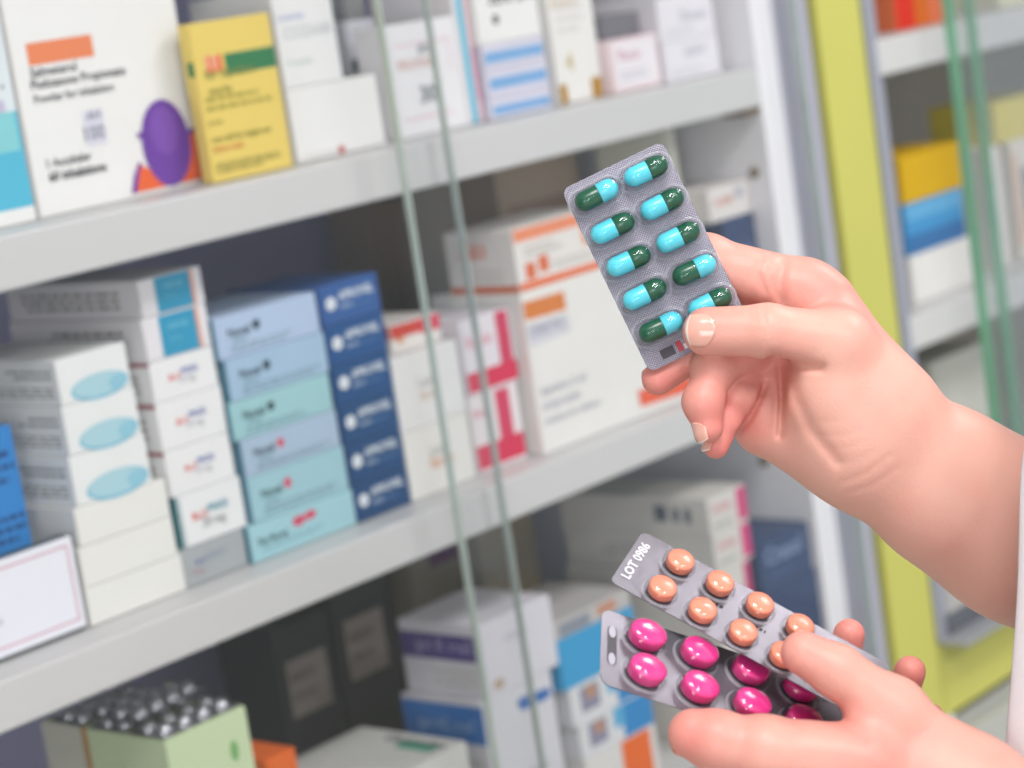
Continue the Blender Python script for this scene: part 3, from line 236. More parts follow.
def cabinet(x0,x1,name,label,side_w,back):
    c=empty(name,((x0+x1)/2,.2,0),label,'display cabinet')
    ox=-(x0+x1)/2; oy=-.2
    def bx(n,a,b_,c0,d,e,f,m,bev=.0012,par=None):
        q=MB(); q.box(a+ox,b_+ox,c0+oy,d+oy,e,f,m,bev); return q.build(n,par or c)
    bx('back_panel',x0,x1,.40,.412,.70,2.2,mat(back,.6,var=.08,scale=3))
    s1=bx('side_panel',x0,x0+side_w,0,.40,.70,2.2,SIDE); s2=bx('side_panel',x1-side_w,x1,0,.40,.70,2.2,SIDE)
    bx('top_panel',x0,x1,0,.40,2.2,2.235,WHITE)
    for z,t in ((1.9336,.033),(1.6605,.034),(1.387,.0352),(1.1136,.0332),(.80,.033)):
        bx('shelf',x0+side_w,x1-side_w,0,.398,z-t,z-.0004,WHITE,.002)
    bx('plinth',x0,x1,-.005,.412,0,.08,GREYB)
    bx('base_cupboard',x0,x1,0,.412,.08,.70,mat('A9AAA4',.45,var=.04,scale=5))
    for k in range(2):
        w=(x1-x0)/2; d=bx('cupboard_door',x0+k*w+.004,x0+(k+1)*w-.004,-.018,-.001,.09,.69,mat('B4B5AF',.45,var=.04,scale=5))
        h=MB(); hx=x0+w+(-.05 if k==0 else .05); h.box(hx-.006+ox,hx+.006+ox,-.034+oy,-.017+oy,.50,.62,ALU,.002); h.build('handle',d)
    return c,ox,oy,bx,s2
c1,ox,oy,bx,sp=cabinet(.62,1.742,'display_cabinet','white shelved glass-fronted cabinet of medicine cartons behind the two hands',.032,'C6C4EC')
for (y,z) in ((.045,1.452),(.018,1.292),(.05,1.02),(.30,1.452),(.30,1.292)):
    q=MB(); M=Matrix.Translation((1.7095+ox,y+oy,z))@Matrix.Rotation(-pi/2,4,'Y')
    q.lathe([(0,0.0012),(.0042,.0012),(.0055,0),(.0055,-.001)],mat('7d6a50',.6),16,M); q.build('shelf_pin',sp)
for z in (1.3518,1.0804):
    q=MB(); q.prism([(1.688+ox,.004+oy),(1.7096+ox,.004+oy),(1.7096+ox,.03+oy),(1.688+ox,.03+oy)],z-.006,z-.0002,mat('6b5330',.6)); q.build('shelf_bracket',sp)
# aluminium guide rail: one grooved profile
q=MB(); pr=[(1.742,.03),(1.742,.004),(1.747,-.001),(1.752,-.001),(1.754,.009),(1.759,.009),(1.761,-.001),(1.768,-.001),(1.770,.018),(1.777,.018),(1.779,-.002),(1.797,-.002),(1.799,.012),(1.811,.012),(1.811,.03)]
q.prism([(x+ox,y+oy) for x,y in pr][::-1],.70,2.235,ALU); q.build('guide_rail',c1)
q=MB(); q.box(.62+ox,1.742+ox,-.034+oy,-.001+oy,.785,.790,ALUD,.001); q.box(.62+ox,1.742+ox,-.005+oy,-.001+oy,.79,.806,ALUD,.001); q.build('bottom_track',c1)
q=MB(); q.box(.62+ox,1.742+ox,-.034+oy,-.001+oy,2.17,2.2,ALU,.001); q.build('top_track',c1)
q=MB(); q.box(.62+ox,1.742+ox,-.02+oy,0+oy,.705,.784,LIME,.002); q.build('front_rail',c1)
c2,ox,oy,bx,sp=cabinet(1.889,3.05,'display_cabinet','next glass-fronted cabinet with lime yellow frame, beyond the raised wrist',.017,'B3AC9F')
q=MB(); q.box(1.812+ox,1.888+ox,-.002+oy,.40+oy,.0,2.235,LIME,.002); q.build('upright_post',c2)
q=MB(); q.box(1.889+ox,3.05+ox,-.002+oy,.012+oy,.709,.785,LIME,.002); q.build('front_rail',c2)
q=MB(); q.prism([(x+ox,y+oy) for x,y in [(1.889,.0),(1.889,-.004),(1.905,-.004),(1.907,.006),(1.925,.006),(1.927,.01)]],.786,2.17,mat('9C9EAA',.4,metal=.2,var=.04)); q.build('side_track',c2)
q=MB(); q.box(1.889+ox,3.05+ox,-.034+oy,-.002+oy,.7855,.7895,ALUL,.001); q.build('track_lip',c2)
q=MB(); q.box(1.907+ox,3.05+ox,-.006+oy,-.0005+oy,.790,.810,ALUD,.001); q.build('bottom_track',c2)
q=MB(); q.box(1.889+ox,3.05+ox,-.034+oy,-.001+oy,2.17,2.2,ALU,.001); q.build('top_track',c2)
# sliding glass
def glass(tint,fres=.03,name='clear_glass'):
    m=bpy.data.materials.new(name); m.use_nodes=True; nt=m.node_tree; nt.nodes.clear()
    out=nt.nodes.new('ShaderNodeOutputMaterial'); tr=nt.nodes.new('ShaderNodeBsdfTransparent'); tr.inputs['Color'].default_value=tint
    gl=nt.nodes.new('ShaderNodeBsdfGlossy'); gl.inputs['Roughness'].default_value=.03; gl.inputs['Color'].default_value=(.95,1,.98,1)
    fr=nt.nodes.new('ShaderNodeLayerWeight'); fr.inputs['Blend'].default_value=.5; mx=nt.nodes.new('ShaderNodeMixShader')
    pw=nt.nodes.new('ShaderNodeMath'); pw.operation='POWER'; pw.inputs[1].default_value=4.5; nt.links.new(fr.outputs['Facing'],pw.inputs[0])
    ma=nt.nodes.new('ShaderNodeMath'); ma.operation='MULTIPLY_ADD'; ma.inputs[1].default_value=.9; ma.inputs[2].default_value=fres; nt.links.new(pw.outputs[0],ma.inputs[0])
    nt.links.new(ma.outputs[0],mx.inputs[0]); nt.links.new(tr.outputs[0],mx.inputs[1]); nt.links.new(gl.outputs[0],mx.inputs[2]); nt.links.new(mx.outputs[0],out.inputs[0])
    return m
PANE=glass((.98,.981,.983,1),.025)
EDGE1=mat('B0BEB7',.25,var=.05,scale=9,spec=.6); EDGE2=mat('86C2A2',.25,var=.05,scale=9,spec=.6)
def pane(x0,x1,y,t,z0,z1,edge,label):
    g=empty('sliding_glass_door',((x0+x1)/2,y,z0),label,'glass door')
    w=(x1-x0)/2
    q=MB(); q.box(-w+.0015,w-.0015,-t/2,t/2,0,z1-z0,PANE); o=q.build('glass_pane',g)
    for s in (-1,1):
        e=MB(); e.box(min(s*w,s*(w-.0014)),max(s*w,s*(w-.0014)),-t/2,t/2,0,z1-z0,edge); e.build('polished_edge',g)
pane(.655,1.2803,-.011,.006,.791,2.168,EDGE1,'clear sliding glass pane over the near half of the cabinet, right edge overlapping')
pane(1.2125,1.741,-.025,.006,.791,2.168,EDGE1,'clear sliding glass pane over the far half of the cabinet, up to the grey guide rail')
pane(2.002,2.57,-.0285,.012,.790,2.168,EDGE2,'sliding glass pane with green edge, nearer of the two beyond the lime post')
pane(2.070,3.04,-.0128,.012,.790,2.168,EDGE2,'sliding glass pane with green edge, farther of the two beyond the lime post')
# ------------------------------------------------------------------ cartons
FLAPPED=[]
def carton(d):
    w,dp,h=d['s']; g=.00025
    m=MB(); m.box(0,w-g,0,dp,0,h-g,card(d['c']),.0007,2)
    L=[p[1:] for p in d['p'] if p[0]=='L']; T=[p[1:] for p in d['p'] if p[0]=='T']; F=[p[1:] for p in d['p'] if p[0]=='F']
    prints(m,L,lambda u,v,k:(-k,dp-(dp-u) if False else u,v))
    prints(m,T,lambda u,v,k:(u,v,h-g+k))
    prints(m,[p[1:] for p in d['p'] if p[0]=='Y'],lambda u,v,k:(v,-u,h-g+k))
    if not d['f']: prints(m,F,lambda u,v,k:(u,-k,v))
    o=m.build(d['n'],None,d['o'],d['yaw']); tag(o,d['l'],d['k'],d['g'])
    if d['f']:
        f=MB(); e=.0009
        f.box(e,w-g-e,-.0005,.0002,e*.6,h-g-e,card(d['c']),.0002,1)
        r=min(.006,w*.12,h*.2)   # thumb notch at the top of the tuck flap
        F2=[]
        for p in F:
            F2.append(p)
        cl=lambda u:min(max(u,e),w-g-e); cv=lambda v:min(max(v,e*.6),h-g-e)
        def cp(p):
            if p[0]=='rect': return ('rect',cl(p[1]),cv(p[2]),cl(p[3]),cv(p[4]),p[5])
            if p[0]=='poly': return ('poly',[(cl(a),cv(b_)) for a,b_ in p[1]],p[2])
            return p
        prints(f,[cp(p) for p in F2],lambda u,v,k:(u,-.0005-k,v))
        f.build('end_flap',o)
    return o
for d in BOXES: carton(d)
# framed card standing at the front of the middle shelf
CW,CH=.112,.0655
fc=empty('framed_card',(.7945,.034,1.1136),'white card with a thin pink border in a dark frame, standing on the middle shelf','sign')
q=MB(); q.box(0,CW,.003,.014,0,CH,mat('3c4a4a',.4),.0012); q.build('frame',fc)
q=MB(); q.box(0,CW-.0012,0,.0028,.003,CH,mat('E3E4EC',.35,var=.02),.0004)
pk='D79AAA'
prints(q,[('rect',.006,.0085,CW-.006,.0097,pk),('rect',.006,CH-.0062,CW-.006,CH-.005,pk),('rect',CW-.0068,.0085,CW-.0056,CH-.005,pk),('rect',.006,.0085,.0072,CH-.005,pk),('lines',.02,.022,.06,.03,1,'c9cbd6')],lambda u,v,k:(u,-k,v))
q.build('card',fc)
UP={'arm': [[0.87096, -0.62986, 1.26711, 0.02999], [0.89242, -0.65036, 1.23882, 0.03295], [0.91841, -0.668, 1.21168, 0.03682], [1.10967, -0.727, 1.05319, 0.048]], 'palm': [[[0.87306, -0.59633, 1.33463, 0.01297], [0.87043, -0.62515, 1.27707, 0.02291]], [[0.87568, -0.60747, 1.33198, 0.01198], [0.87252, -0.62511, 1.28599, 0.022]], [[0.86957, -0.58488, 1.3175, 0.014], [0.87045, -0.62251, 1.26992, 0.02114]], [[0.86189, -0.57857, 1.29771, 0.01402], [0.86852, -0.6215, 1.26565, 0.02114]], [[0.85191, -0.58016, 1.27854, 0.01396], [0.86553, -0.62315, 1.26408, 0.02291]], [[0.85753, -0.62247, 1.31373, 0.01447], [0.86748, -0.62978, 1.28162, 0.02233]], [[0.85289, -0.61941, 1.29436, 0.01812], [0.86527, -0.6279, 1.27368, 0.0228]]], 'index': [[0.8725, -0.59493, 1.33761, 0.01482], [0.84916, -0.56138, 1.35586, 0.01299], [0.83618, -0.5632, 1.32023, 0.00924], [0.81688, -0.54953, 1.30854, 0.0076]], 'middle': [[0.87067, -0.58501, 1.31583, 0.01214], [0.82729, -0.57451, 1.31183, 0.00936], [0.81651, -0.57381, 1.29797, 0.00831], [0.81451, -0.57616, 1.28634, 0.0069]], 'ring': [[0.86015, -0.58171, 1.29573, 0.01212], [0.84216, -0.57465, 1.30465, 0.00808], [0.83082, -0.57458, 1.28604, 0.00689], [0.8228, -0.57297, 1.27572, 0.00596]], 'pinky': [[0.85062, -0.58166, 1.27889, 0.01114], [0.84094, -0.5806, 1.29408, 0.00737], [0.8358, -0.57891, 1.29623, 0.00643], [0.83045, -0.57679, 1.28758, 0.00527]], 'thumb': [[0.85629, -0.62357, 1.31584, 0.01444], [0.83282, -0.60304, 1.32713, 0.0119], [0.81826, -0.58011, 1.33029, 0.01104]]}
LOW={'arm': [[0.77435, -0.71357, 1.13532, 0.02726], [0.77578, -0.75183, 1.11074, 0.02911], [0.73556, -0.87723, 1.09747, 0.03565]], 'palm': [[[0.7661, -0.6897, 1.18011, 0.01159], [0.77443, -0.71199, 1.14165, 0.02354]], [[0.74544, -0.68331, 1.16373, 0.01724], [0.76926, -0.71057, 1.13687, 0.02473]], [[0.76446, -0.67274, 1.14567, 0.01515], [0.77761, -0.70636, 1.13042, 0.02291]], [[0.7801, -0.67486, 1.13419, 0.01406], [0.785, -0.70496, 1.12647, 0.02098]], [[0.79477, -0.67823, 1.12539, 0.01248], [0.79043, -0.70397, 1.12423, 0.01898]]], 'index': [[0.74308, -0.68495, 1.1648, 0.01677], [0.71827, -0.65636, 1.17525, 0.0139], [0.70739, -0.64104, 1.18218, 0.01166], [0.70245, -0.63306, 1.18608, 0.01044]], 'middle': [[0.76525, -0.6722, 1.1453, 0.01264], [0.78391, -0.638, 1.15245, 0.00873], [0.7928, -0.64423, 1.17757, 0.00762], [0.7961, -0.65103, 1.20009, 0.00693]], 'ring': [[0.78172, -0.67528, 1.13363, 0.01194], [0.80273, -0.65483, 1.14434, 0.00789], [0.80999, -0.66226, 1.16381, 0.00721], [0.81111, -0.66985, 1.17996, 0.00694]], 'pinky': [[0.79477, -0.67823, 1.12539, 0.01119], [0.81244, -0.66531, 1.13367, 0.00703], [0.81576, -0.66979, 1.14782, 0.00635], [0.81667, -0.67414, 1.15811, 0.00567]], 'thumb': [[0.76306, -0.69069, 1.18084, 0.01258], [0.75191, -0.67329, 1.20031, 0.01073], [0.74534, -0.66217, 1.2093, 0.00929]]}
UPC=[{'p': [[0.82708, -0.60795, 1.31598], [0.83136, -0.61365, 1.31226], [0.83577, -0.61901, 1.31033], [0.8396, -0.6237, 1.30854]], 'w': 0.00228, 'a': 0.0022}, {'p': [[0.83998, -0.60703, 1.31031], [0.83861, -0.60981, 1.29396], [0.83969, -0.61495, 1.2789], [0.84359, -0.62313, 1.26412]], 'w': 0.00274, 'a': 0.001}, {'p': [[0.84874, -0.59629, 1.3074], [0.84549, -0.59671, 1.29219], [0.84116, -0.59609, 1.27629]], 'w': 0.00146, 'a': 0.0019}, {'p': [[0.84314, -0.59061, 1.29976], [0.83839, -0.58756, 1.29145], [0.83477, -0.58519, 1.28523], [0.83006, -0.58144, 1.27973]], 'w': 0.00146, 'a': 0.0022}, {'p': [[0.83658, -0.62964, 1.25595], [0.84464, -0.63768, 1.25916], [0.8535, -0.6457, 1.26586]], 'w': 0.00137, 'a': 0.00026000000000000003}, {'p': [[0.83691, -0.63134, 1.25082], [0.84504, -0.63972, 1.2531], [0.8541, -0.64808, 1.2593]], 'w': 0.00137, 'a': 0.0002}, {'p': [[0.83537, -0.62869, 1.26596], [0.84008, -0.63405, 1.26534], [0.84686, -0.64074, 1.26837]], 'w': 0.00119, 'a': 0.00016}, {'p': [[0.8338, -0.62532, 1.27227], [0.83967, -0.63202, 1.27139], [0.84625, -0.63871, 1.27356]], 'w': 0.00119, 'a': 0.00015}, {'p': [[0.83407, -0.62395, 1.27863], [0.83984, -0.63065, 1.27731], [0.84564, -0.63667, 1.27874]], 'w': 0.00119, 'a': 0.00013000000000000002}, {'p': [[0.83397, -0.6219, 1.28599], [0.83896, -0.62794, 1.28393], [0.84398, -0.6333, 1.28462]], 'w': 0.00119, 'a': 0.00011}, {'p': [[0.83435, -0.62667, 1.2694], [0.84011, -0.63337, 1.26808]], 'w': 0.0011, 'a': 0.00011}, {'p': [[0.81593, -0.56498, 1.30037], [0.81974, -0.56978, 1.2981], [0.82487, -0.57525, 1.2988]], 'w': 0.00137, 'a': 0.0004}, {'p': [[0.85406, -0.59348, 1.35207], [0.8532, -0.59419, 1.34571], [0.85351, -0.59627, 1.33909]], 'w': 0.00137, 'a': 0.0005}, {'p': [[0.85665, -0.60032, 1.35415], [0.85361, -0.59899, 1.34644], [0.85213, -0.59971, 1.33744]], 'w': 0.00228, 'a': 0.001}, {'p': [[0.85275, -0.59072, 1.35705], [0.84982, -0.58903, 1.35117], [0.8506, -0.59215, 1.34256]], 'w': 0.00183, 'a': 0.0006}, {'p': [[0.82192, -0.60594, 1.33943], [0.8211, -0.60629, 1.33461]], 'w': 0.00137, 'a': 0.00025}, {'p': [[0.82403, -0.60827, 1.3394], [0.82319, -0.60896, 1.33322]], 'w': 0.00137, 'a': 0.00025}, {'p': [[0.82021, -0.60394, 1.33982], [0.81958, -0.60429, 1.33587]], 'w': 0.00137, 'a': 0.0002}]
LOWC=[{'p': [[0.73554, -0.67488, 1.1888], [0.73978, -0.68101, 1.18323], [0.74392, -0.68715, 1.17726]], 'w': 0.00289, 'a': 0.0012}]
NAILS=[('UP', 'thumb', 1, 2, [-0.7756, -0.5815, 0.2457], 44, -0.42, 0.84), ('UP', 'middle', 2, 3, [-0.9286, 0.3156, 0.1949], 48, -0.5, 0.95), ('UP', 'ring', 2, 3, [-0.9023, 0.4278, 0.053], 45, -0.4, 0.88), ('UP', 'index', 2, 3, [0.5341, 0.8258, 0.1811], 44, -0.5, 0.7), ('UP', 'pinky', 2, 3, [-0.9778, 0.1709, 0.1213], 45, -0.4, 1.0), ('LOW', 'thumb', 1, 2, [0.6193, 0.7685, 0.1607], 44, -0.5, 0.7), ('LOW', 'index', 2, 3, [0.2973, 0.659, -0.6908], 42, -0.5, 0.8), ('LOW', 'middle', 2, 3, [0.8177, 0.4935, -0.2965], 44, -0.6, 0.62), ('LOW', 'ring', 2, 3, [0.8177, 0.4935, -0.2965], 44, -0.6, 0.62)]
# ------------------------------------------------------------------ blister packs held in the hands
def matrix(fr):
    x,y,z,o=Vector(fr['x']),Vector(fr['y']),Vector(fr['z']),fr['o']
    return Matrix(((x.x,y.x,z.x,o[0]),(x.y,y.y,z.y,o[1]),(x.z,y.z,z.z,o[2]),(0,0,0,1)))
def foil(name,h,dots,metal,rough):
    m=bpy.data.materials.new(name); m.use_nodes=True; nt=m.node_tree; b=nt.nodes['Principled BSDF']
    b.inputs['Metallic'].default_value=metal; b.inputs['Roughness'].default_value=rough
    tc=nt.nodes.new('ShaderNodeTexCoord'); mp=nt.nodes.new('ShaderNodeMapping'); mp.inputs['Rotation'].default_value=(0,0,.6)
    nt.links.new(tc.outputs['Object'],mp.inputs['Vector']); sx=nt.nodes.new('ShaderNodeSeparateXYZ'); nt.links.new(mp.outputs[0],sx.inputs[0])
    def M_(op,a,bv):
        n=nt.nodes.new('ShaderNodeMath'); n.operation=op
        for i,v in enumerate((a,bv)):
            if v is None: continue
            if hasattr(v,'links'): nt.links.new(v,n.inputs[i])
            else: n.inputs[i].default_value=v
        return n.outputs[0]
    k=2*pi/.0011
    s=M_('MULTIPLY',M_('SINE',M_('MULTIPLY',sx.outputs[0],k),None),M_('SINE',M_('MULTIPLY',sx.outputs[1],k),None))
    f=M_('MULTIPLY_ADD',s,.5*dots); f.node.inputs[2].default_value=.5
    c=lin(h); mx=nt.nodes.new('ShaderNodeMix'); mx.data_type='RGBA'
    mx.inputs['A'].default_value=tuple(v*.62 for v in c[:3])+(1,); mx.inputs['B'].default_value=tuple(min(1,v*1.35) for v in c[:3])+(1,)
    nt.links.new(f,mx.inputs['Factor']); nt.links.new(mx.outputs['Result'],b.inputs['Base Color'])
    nz=nt.nodes.new('ShaderNodeTexNoise'); nz.inputs['Scale'].default_value=110; nt.links.new(tc.outputs['Object'],nz.inputs['Vector'])
    ad=M_('MULTIPLY_ADD',s,.35*dots); nt.links.new(nz.outputs['Fac'],ad.node.inputs[2])
    bp=nt.nodes.new('ShaderNodeBump'); bp.inputs['Strength'].default_value=.25; bp.inputs['Distance'].default_value=.0008
    nt.links.new(ad,bp.inputs['Height']); nt.links.new(bp.outputs[0],b.inputs['Normal'])
    return m
FILM=glass((.95,.96,.97,1),.035,'clear_film')
RIM=bpy.data.materials.new('film_rim'); RIM.use_nodes=True
def _rim():
    nt=RIM.node_tree; nt.nodes.clear(); out=nt.nodes.new('ShaderNodeOutputMaterial'); t=nt.nodes.new('ShaderNodeBsdfTransparent'); b=nt.nodes.new('ShaderNodeBsdfPrincipled')
    b.inputs['Base Color'].default_value=(.72,.74,.82,1); b.inputs['Roughness'].default_value=.12; mx=nt.nodes.new('ShaderNodeMixShader'); mx.inputs[0].default_value=.26
    nt.links.new(t.outputs[0],mx.inputs[1]); nt.links.new(b.outputs[0],mx.inputs[2]); nt.links.new(mx.outputs[0],out.inputs[0])
_rim()
def outline(w,h,r,n=7):
    pts=[]
    for cx,cy,a0 in ((w-r,h-r,0),(r,h-r,90),(r,r,180),(w-r,r,270)):
        for i in range(n+1):
            a=radians(a0+90*i/n); pts.append((cx+r*cos(a),cy+r*sin(a)))
    return pts
def sheet(fr,mtop,r,t=.0004):
    q=MB(); pts=outline(fr['w'],fr['h'],r); q.prism(pts,-t,0,mtop); return q
def stadium(cx,cy,ang,half,R,n=14):
    pts=[]
    for s,a0 in ((1,-90),(-1,90)):
        for i in range(n+1):
            a=radians(a0+180*i/n); x=s*half+R*cos(a); y=R*sin(a)
            pts.append((cx+x*cos(ang)-y*sin(ang),cy+x*sin(ang)+y*cos(ang)))
    return pts
def dome(cx,cy,ang,half,R,H,base=.0,flange=.0012,steep=2.6):
    """clear thermoformed cavity: flange, side wall, rounded top"""
    q=MB(); rings=[(R+flange,.00008),(R+flange*.35,.0002)]
    for i in range(1,9):
        t=i/8; rr=R*(1-t**steep)**(1/steep) if t<1 else R*.02
        rings.append((max(rr,R*.02),H*t))
    vs=[];fs=[];n=None
    for rr,z in rings:
        sc=rr/R; p=stadium(cx,cy,ang,half*min(1,.45+.55*sc) if sc<1 else half,rr); n=len(p); vs+=[(a,b,z+base) for a,b in p]
    for i in range(len(rings)-1):
        for k in range(n):
            k2=(k+1)%n; fs.append((i*n+k,i*n+k2,(i+1)*n+k2,(i+1)*n+k))
    fs.append(tuple((len(rings)-1)*n+k for k in range(n)))
    q.add(vs[:2*n]+vs[2*n:3*n],fs[:2*n],RIM,True); q.add(vs[2*n:],[tuple(k-2*n for k in f) for f in fs[2*n:]],FILM,True); return q
def half_capsule(L,r,m,inner=0):
    """closed half shell along +x starting at x=0"""
    q=MB(); pr=[(0,0),(r*.96,0),(r,L*.03),(r,L-r)]+[(r*cos(a),L-r+r*sin(a)) for a in np.linspace(.15,pi/2-.001,9)]
    q.lathe([(a,b) for a,b in pr],m,28,Matrix.Rotation(pi/2,4,'Y')); return q
CYAN=mat('5CD8EC',.28,spec=.5,coat=.15,var=.02); DGREEN=mat('12583E',.28,spec=.5,coat=.1,var=.02)
fr=CAPS
pk=empty('capsule_blister_pack',(0,0,0),'silver dotted blister pack of ten green and cyan capsules held in the upper hand','blister pack'); pk.matrix_world=matrix(fr)
q=sheet(fr,foil('dotted_foil','8B8896',2.5,.5,.3),.004)
prints(q,[('rect',fr['w']*.16,fr['h']*.925,fr['w']*.29,fr['h']*.972,'4a4b52'),('rect',fr['w']*.32,fr['h']*.92,fr['w']*.37,fr['h']*.972,'B84250'),('rect',fr['w']*.38,fr['h']*.945,fr['w']*.46,fr['h']*.972,'E4DADF')],lambda u,v,k:(u,v,k))
q.build('foil_sheet',pk)
rev={(0,0),(3,1),(4,0)}
for i in range(5):
    for j in range(2):
        cx=fr['w']*(.255+.487*j); cy=fr['h']*(.102+.18*i); ang=radians(1.5*((i*7+j*3)%5-2)*.4)
        dome(cx,cy,ang,.0068,.0058,.0106).build('clear_dome',pk)
        cp=empty('capsule'); cp.parent=pk; cp.location=(cx+.0004,cy,.0049); cp.rotation_euler=(0,0,ang)
        lft,rgt=(DGREEN,CYAN) if (i,j) in rev else (CYAN,DGREEN)
        a=half_capsule(.0120,.0046,lft).build('capsule_body',cp); a.rotation_euler=(0,0,pi); a.location=(.0012,0,0)
        b=half_capsule(.0094,.00475,rgt).build('capsule_cap',cp); b.location=(.0010,0,0)
# peach tablets
fr=PEACH
pk=empty('tablet_blister_pack',(0,0,0),'silver blister pack of round peach tablets pressed under the thumb of the lower hand','blister pack'); pk.matrix_world=matrix(fr)
SIL=foil('smooth_foil','787680',.12,.5,.36)
q=sheet(fr,SIL,.003)
w,h=fr['w'],fr['h']
prints(q,[('lines',w*.34,h*.44,w*.42,h*.54,1,'2b2b30'),('lines',w*.50,h*.46,w*.57,h*.56,1,'2b2b30')],lambda u,v,k:(u,v,k))
vs,fs=text_mesh('LOT 0986'); q.add([(w*.012+.0050-y*h*.66,h*.83-x*h*.66,.0003) for x,y in vs],fs,mat('D6D4DE',.3,metal=.2))
q.build('foil_sheet',pk)
PEA=mat('F8967A',.35,spec=.4,coat=.25,var=.03,sss=.1); PNK=mat('F23A92',.22,spec=.5,coat=.6,var=.03)
def tablet(R,Rv,T,m):
    q=MB(); pr=[(0,0),(.85,.02),(.96,.07),(1,.15),(1,.70),(.985,.77),(.93,.84),(.85,.89),(.7,.94),(.4,.985),(.001,1)]
    q.lathe([(a*R,b*T) for a,b in pr],m,36)
    q.v=[(x,y*Rv/R,z) for x,y,z in q.v]; return q
for i in range(4):
    for j in range(2):
        cx=.0035+(w-.0035)*(.151+.1655*i-.004*j); cy=h*(.25+.53*j)
        if cx>w-.008: continue
        dome(cx,cy,0,.0004,.0072,.0068,flange=.0009).build('clear_dome',pk)
        o=tablet(.0061,.0061,.0056,PEA).build('tablet',pk); o.location=(cx,cy,.0006)
# pink tablets
fr=PINK
pk=empty('tablet_blister_pack',(0,0,0),'silver blister pack of oval hot pink tablets, held below the peach one','blister pack'); pk.matrix_world=matrix(fr)
q=sheet(fr,SIL,.005); w,h=fr['w'],fr['h']
prints(q,[('poly',stadium(.0050,h*.46,pi/2,.0085,.0022)[::-1],'55545c'),('ell',.0050,h*.28,.0016,.0032,'B9B7C6'),('ell',.0050,h*.64,.0016,.0032,'B9B7C6')],lambda u,v,k:(u,v,k))
q.build('foil_sheet',pk)
pit=w/4.75
for i in range(4):
    for j in range(2):
        cx=pit*(.80+1.0*i); cy=h*(.255+.465*j)
        dome(cx,cy,0,.0014,.0084,.0086,flange=.001).build('clear_dome',pk)
        o=tablet(.0082,.0069,.0074,PNK).build('tablet',pk); o.location=(cx,cy,.0004)
# foil strips lying on the pale green carton
STRIP=foil('strip_foil','8f929c',.2,.8,.28)
gx,gy,gz=GREEN_TOP
for k,(dx,dy,rz,dz) in enumerate(((.001,.003,0,0),(.002,.046,.04,.0001),(.001,.094,-.03,0),(.006,.030,.16,.0085))):
    st=empty('blister_strip',(gx+dx,gy+dy,gz+.0008+dz),('silver blister strip along the front edge of the pale green carton top','silver blister strip in the middle of the pale green carton top','silver blister strip at the back of the pale green carton top','silver blister strip lying slanted across two others on the green carton')[k],'blister strip','blister strips on the green carton'); st.rotation_euler=(0,0,rz)
    q=MB(); q.prism(outline(.074,.038,.003),-.0003,0,STRIP)
    q.build('foil_sheet',st)
    for i in range(4):
        for j in range(2):
            d=MB(); M=Matrix.Translation((.0105+.0177*i,.0105+.017*j,0))
            d.lathe([(.0066,.0001),(.0060,.0028),(.0045,.0056),(.0022,.0068),(.0001,.0072)],mat('B9BBC2',.22,metal=.85,var=.1,scale=200),20,M); d.build('blister_bump',st)
# ------------------------------------------------------------------ person: smooth blended anatomy on a distance field
FAX=np.array(CAM['F'])
def cone(p,a,b,squash=1.0):
    a_,b_=np.array(a[:3]),np.array(b[:3])
    if squash!=1.0:
        S=lambda q:q+np.outer(q@FAX,FAX)*(squash-1) if q.ndim==2 else q+FAX*(q@FAX)*(squash-1)
        p,a_,b_=S(p),S(a_),S(b_)
    ba=b_-a_; t=np.clip(((p-a_)@ba)/(ba@ba),0,1)
    return np.linalg.norm(p-a_-t[:,None]*ba,axis=1)-(a[3]+(b[3]-a[3])*t)
def smin(a,b,k):
    h=np.maximum(k-np.abs(a-b),0)/k
    return np.minimum(a,b)-h*h*k*.25
def segdist(p,a,b,flat=0):
    a,b=np.array(a),np.array(b)
    if flat:
        S=lambda q:q-np.outer(q@FAX,FAX)*flat if q.ndim==2 else q-FAX*(q@FAX)*flat
        p,a,b=S(p),S(a),S(b)
    ba=b-a; t=np.clip(((p-a)@ba)/(ba@ba),0,1)
    return np.linalg.norm(p-a-t[:,None]*ba,axis=1)
def hand_field(H,creases):
    def f(p):
        d=None
        for i in range(len(H['arm'])-1):
            c=cone(p,H['arm'][i],H['arm'][i+1],1.22); d=c if d is None else smin(d,c,.02)
        for a,b in H['palm']: d=smin(d,cone(p,a,b,1.3),.018)
        for n in ('pinky','ring','middle','index','thumb'):
            ch=H[n]; g=None
            for i in range(len(ch)-1):
                c=cone(p,ch[i],ch[i+1]); g=c if g is None else smin(g,c,.004)
            if n!='thumb':   # knuckle pads
                for i in (1,2):
                    q=np.array(ch[i][:3]); g=smin(g,np.linalg.norm(p-q,axis=1)-ch[i][3]*1.04,.004)
            root=np.linalg.norm(p-np.array(ch[0][:3]),axis=1)
            w=np.clip(1-root/(.030 if n in ('ring','pinky','middle') else .045),0,1)
            k=.0012+.012*w*w*(3-2*w)
            d=smin(d,g,k)
        for c in creases:
            q=None
            for i in range(len(c['p'])-1):
                s=segdist(p,c['p'][i],c['p'][i+1],.85); q=s if q is None else np.minimum(q,s)
            d=d+c['a']*np.exp(-(q/(c['w']))**2)*1.6
        return d
    return f
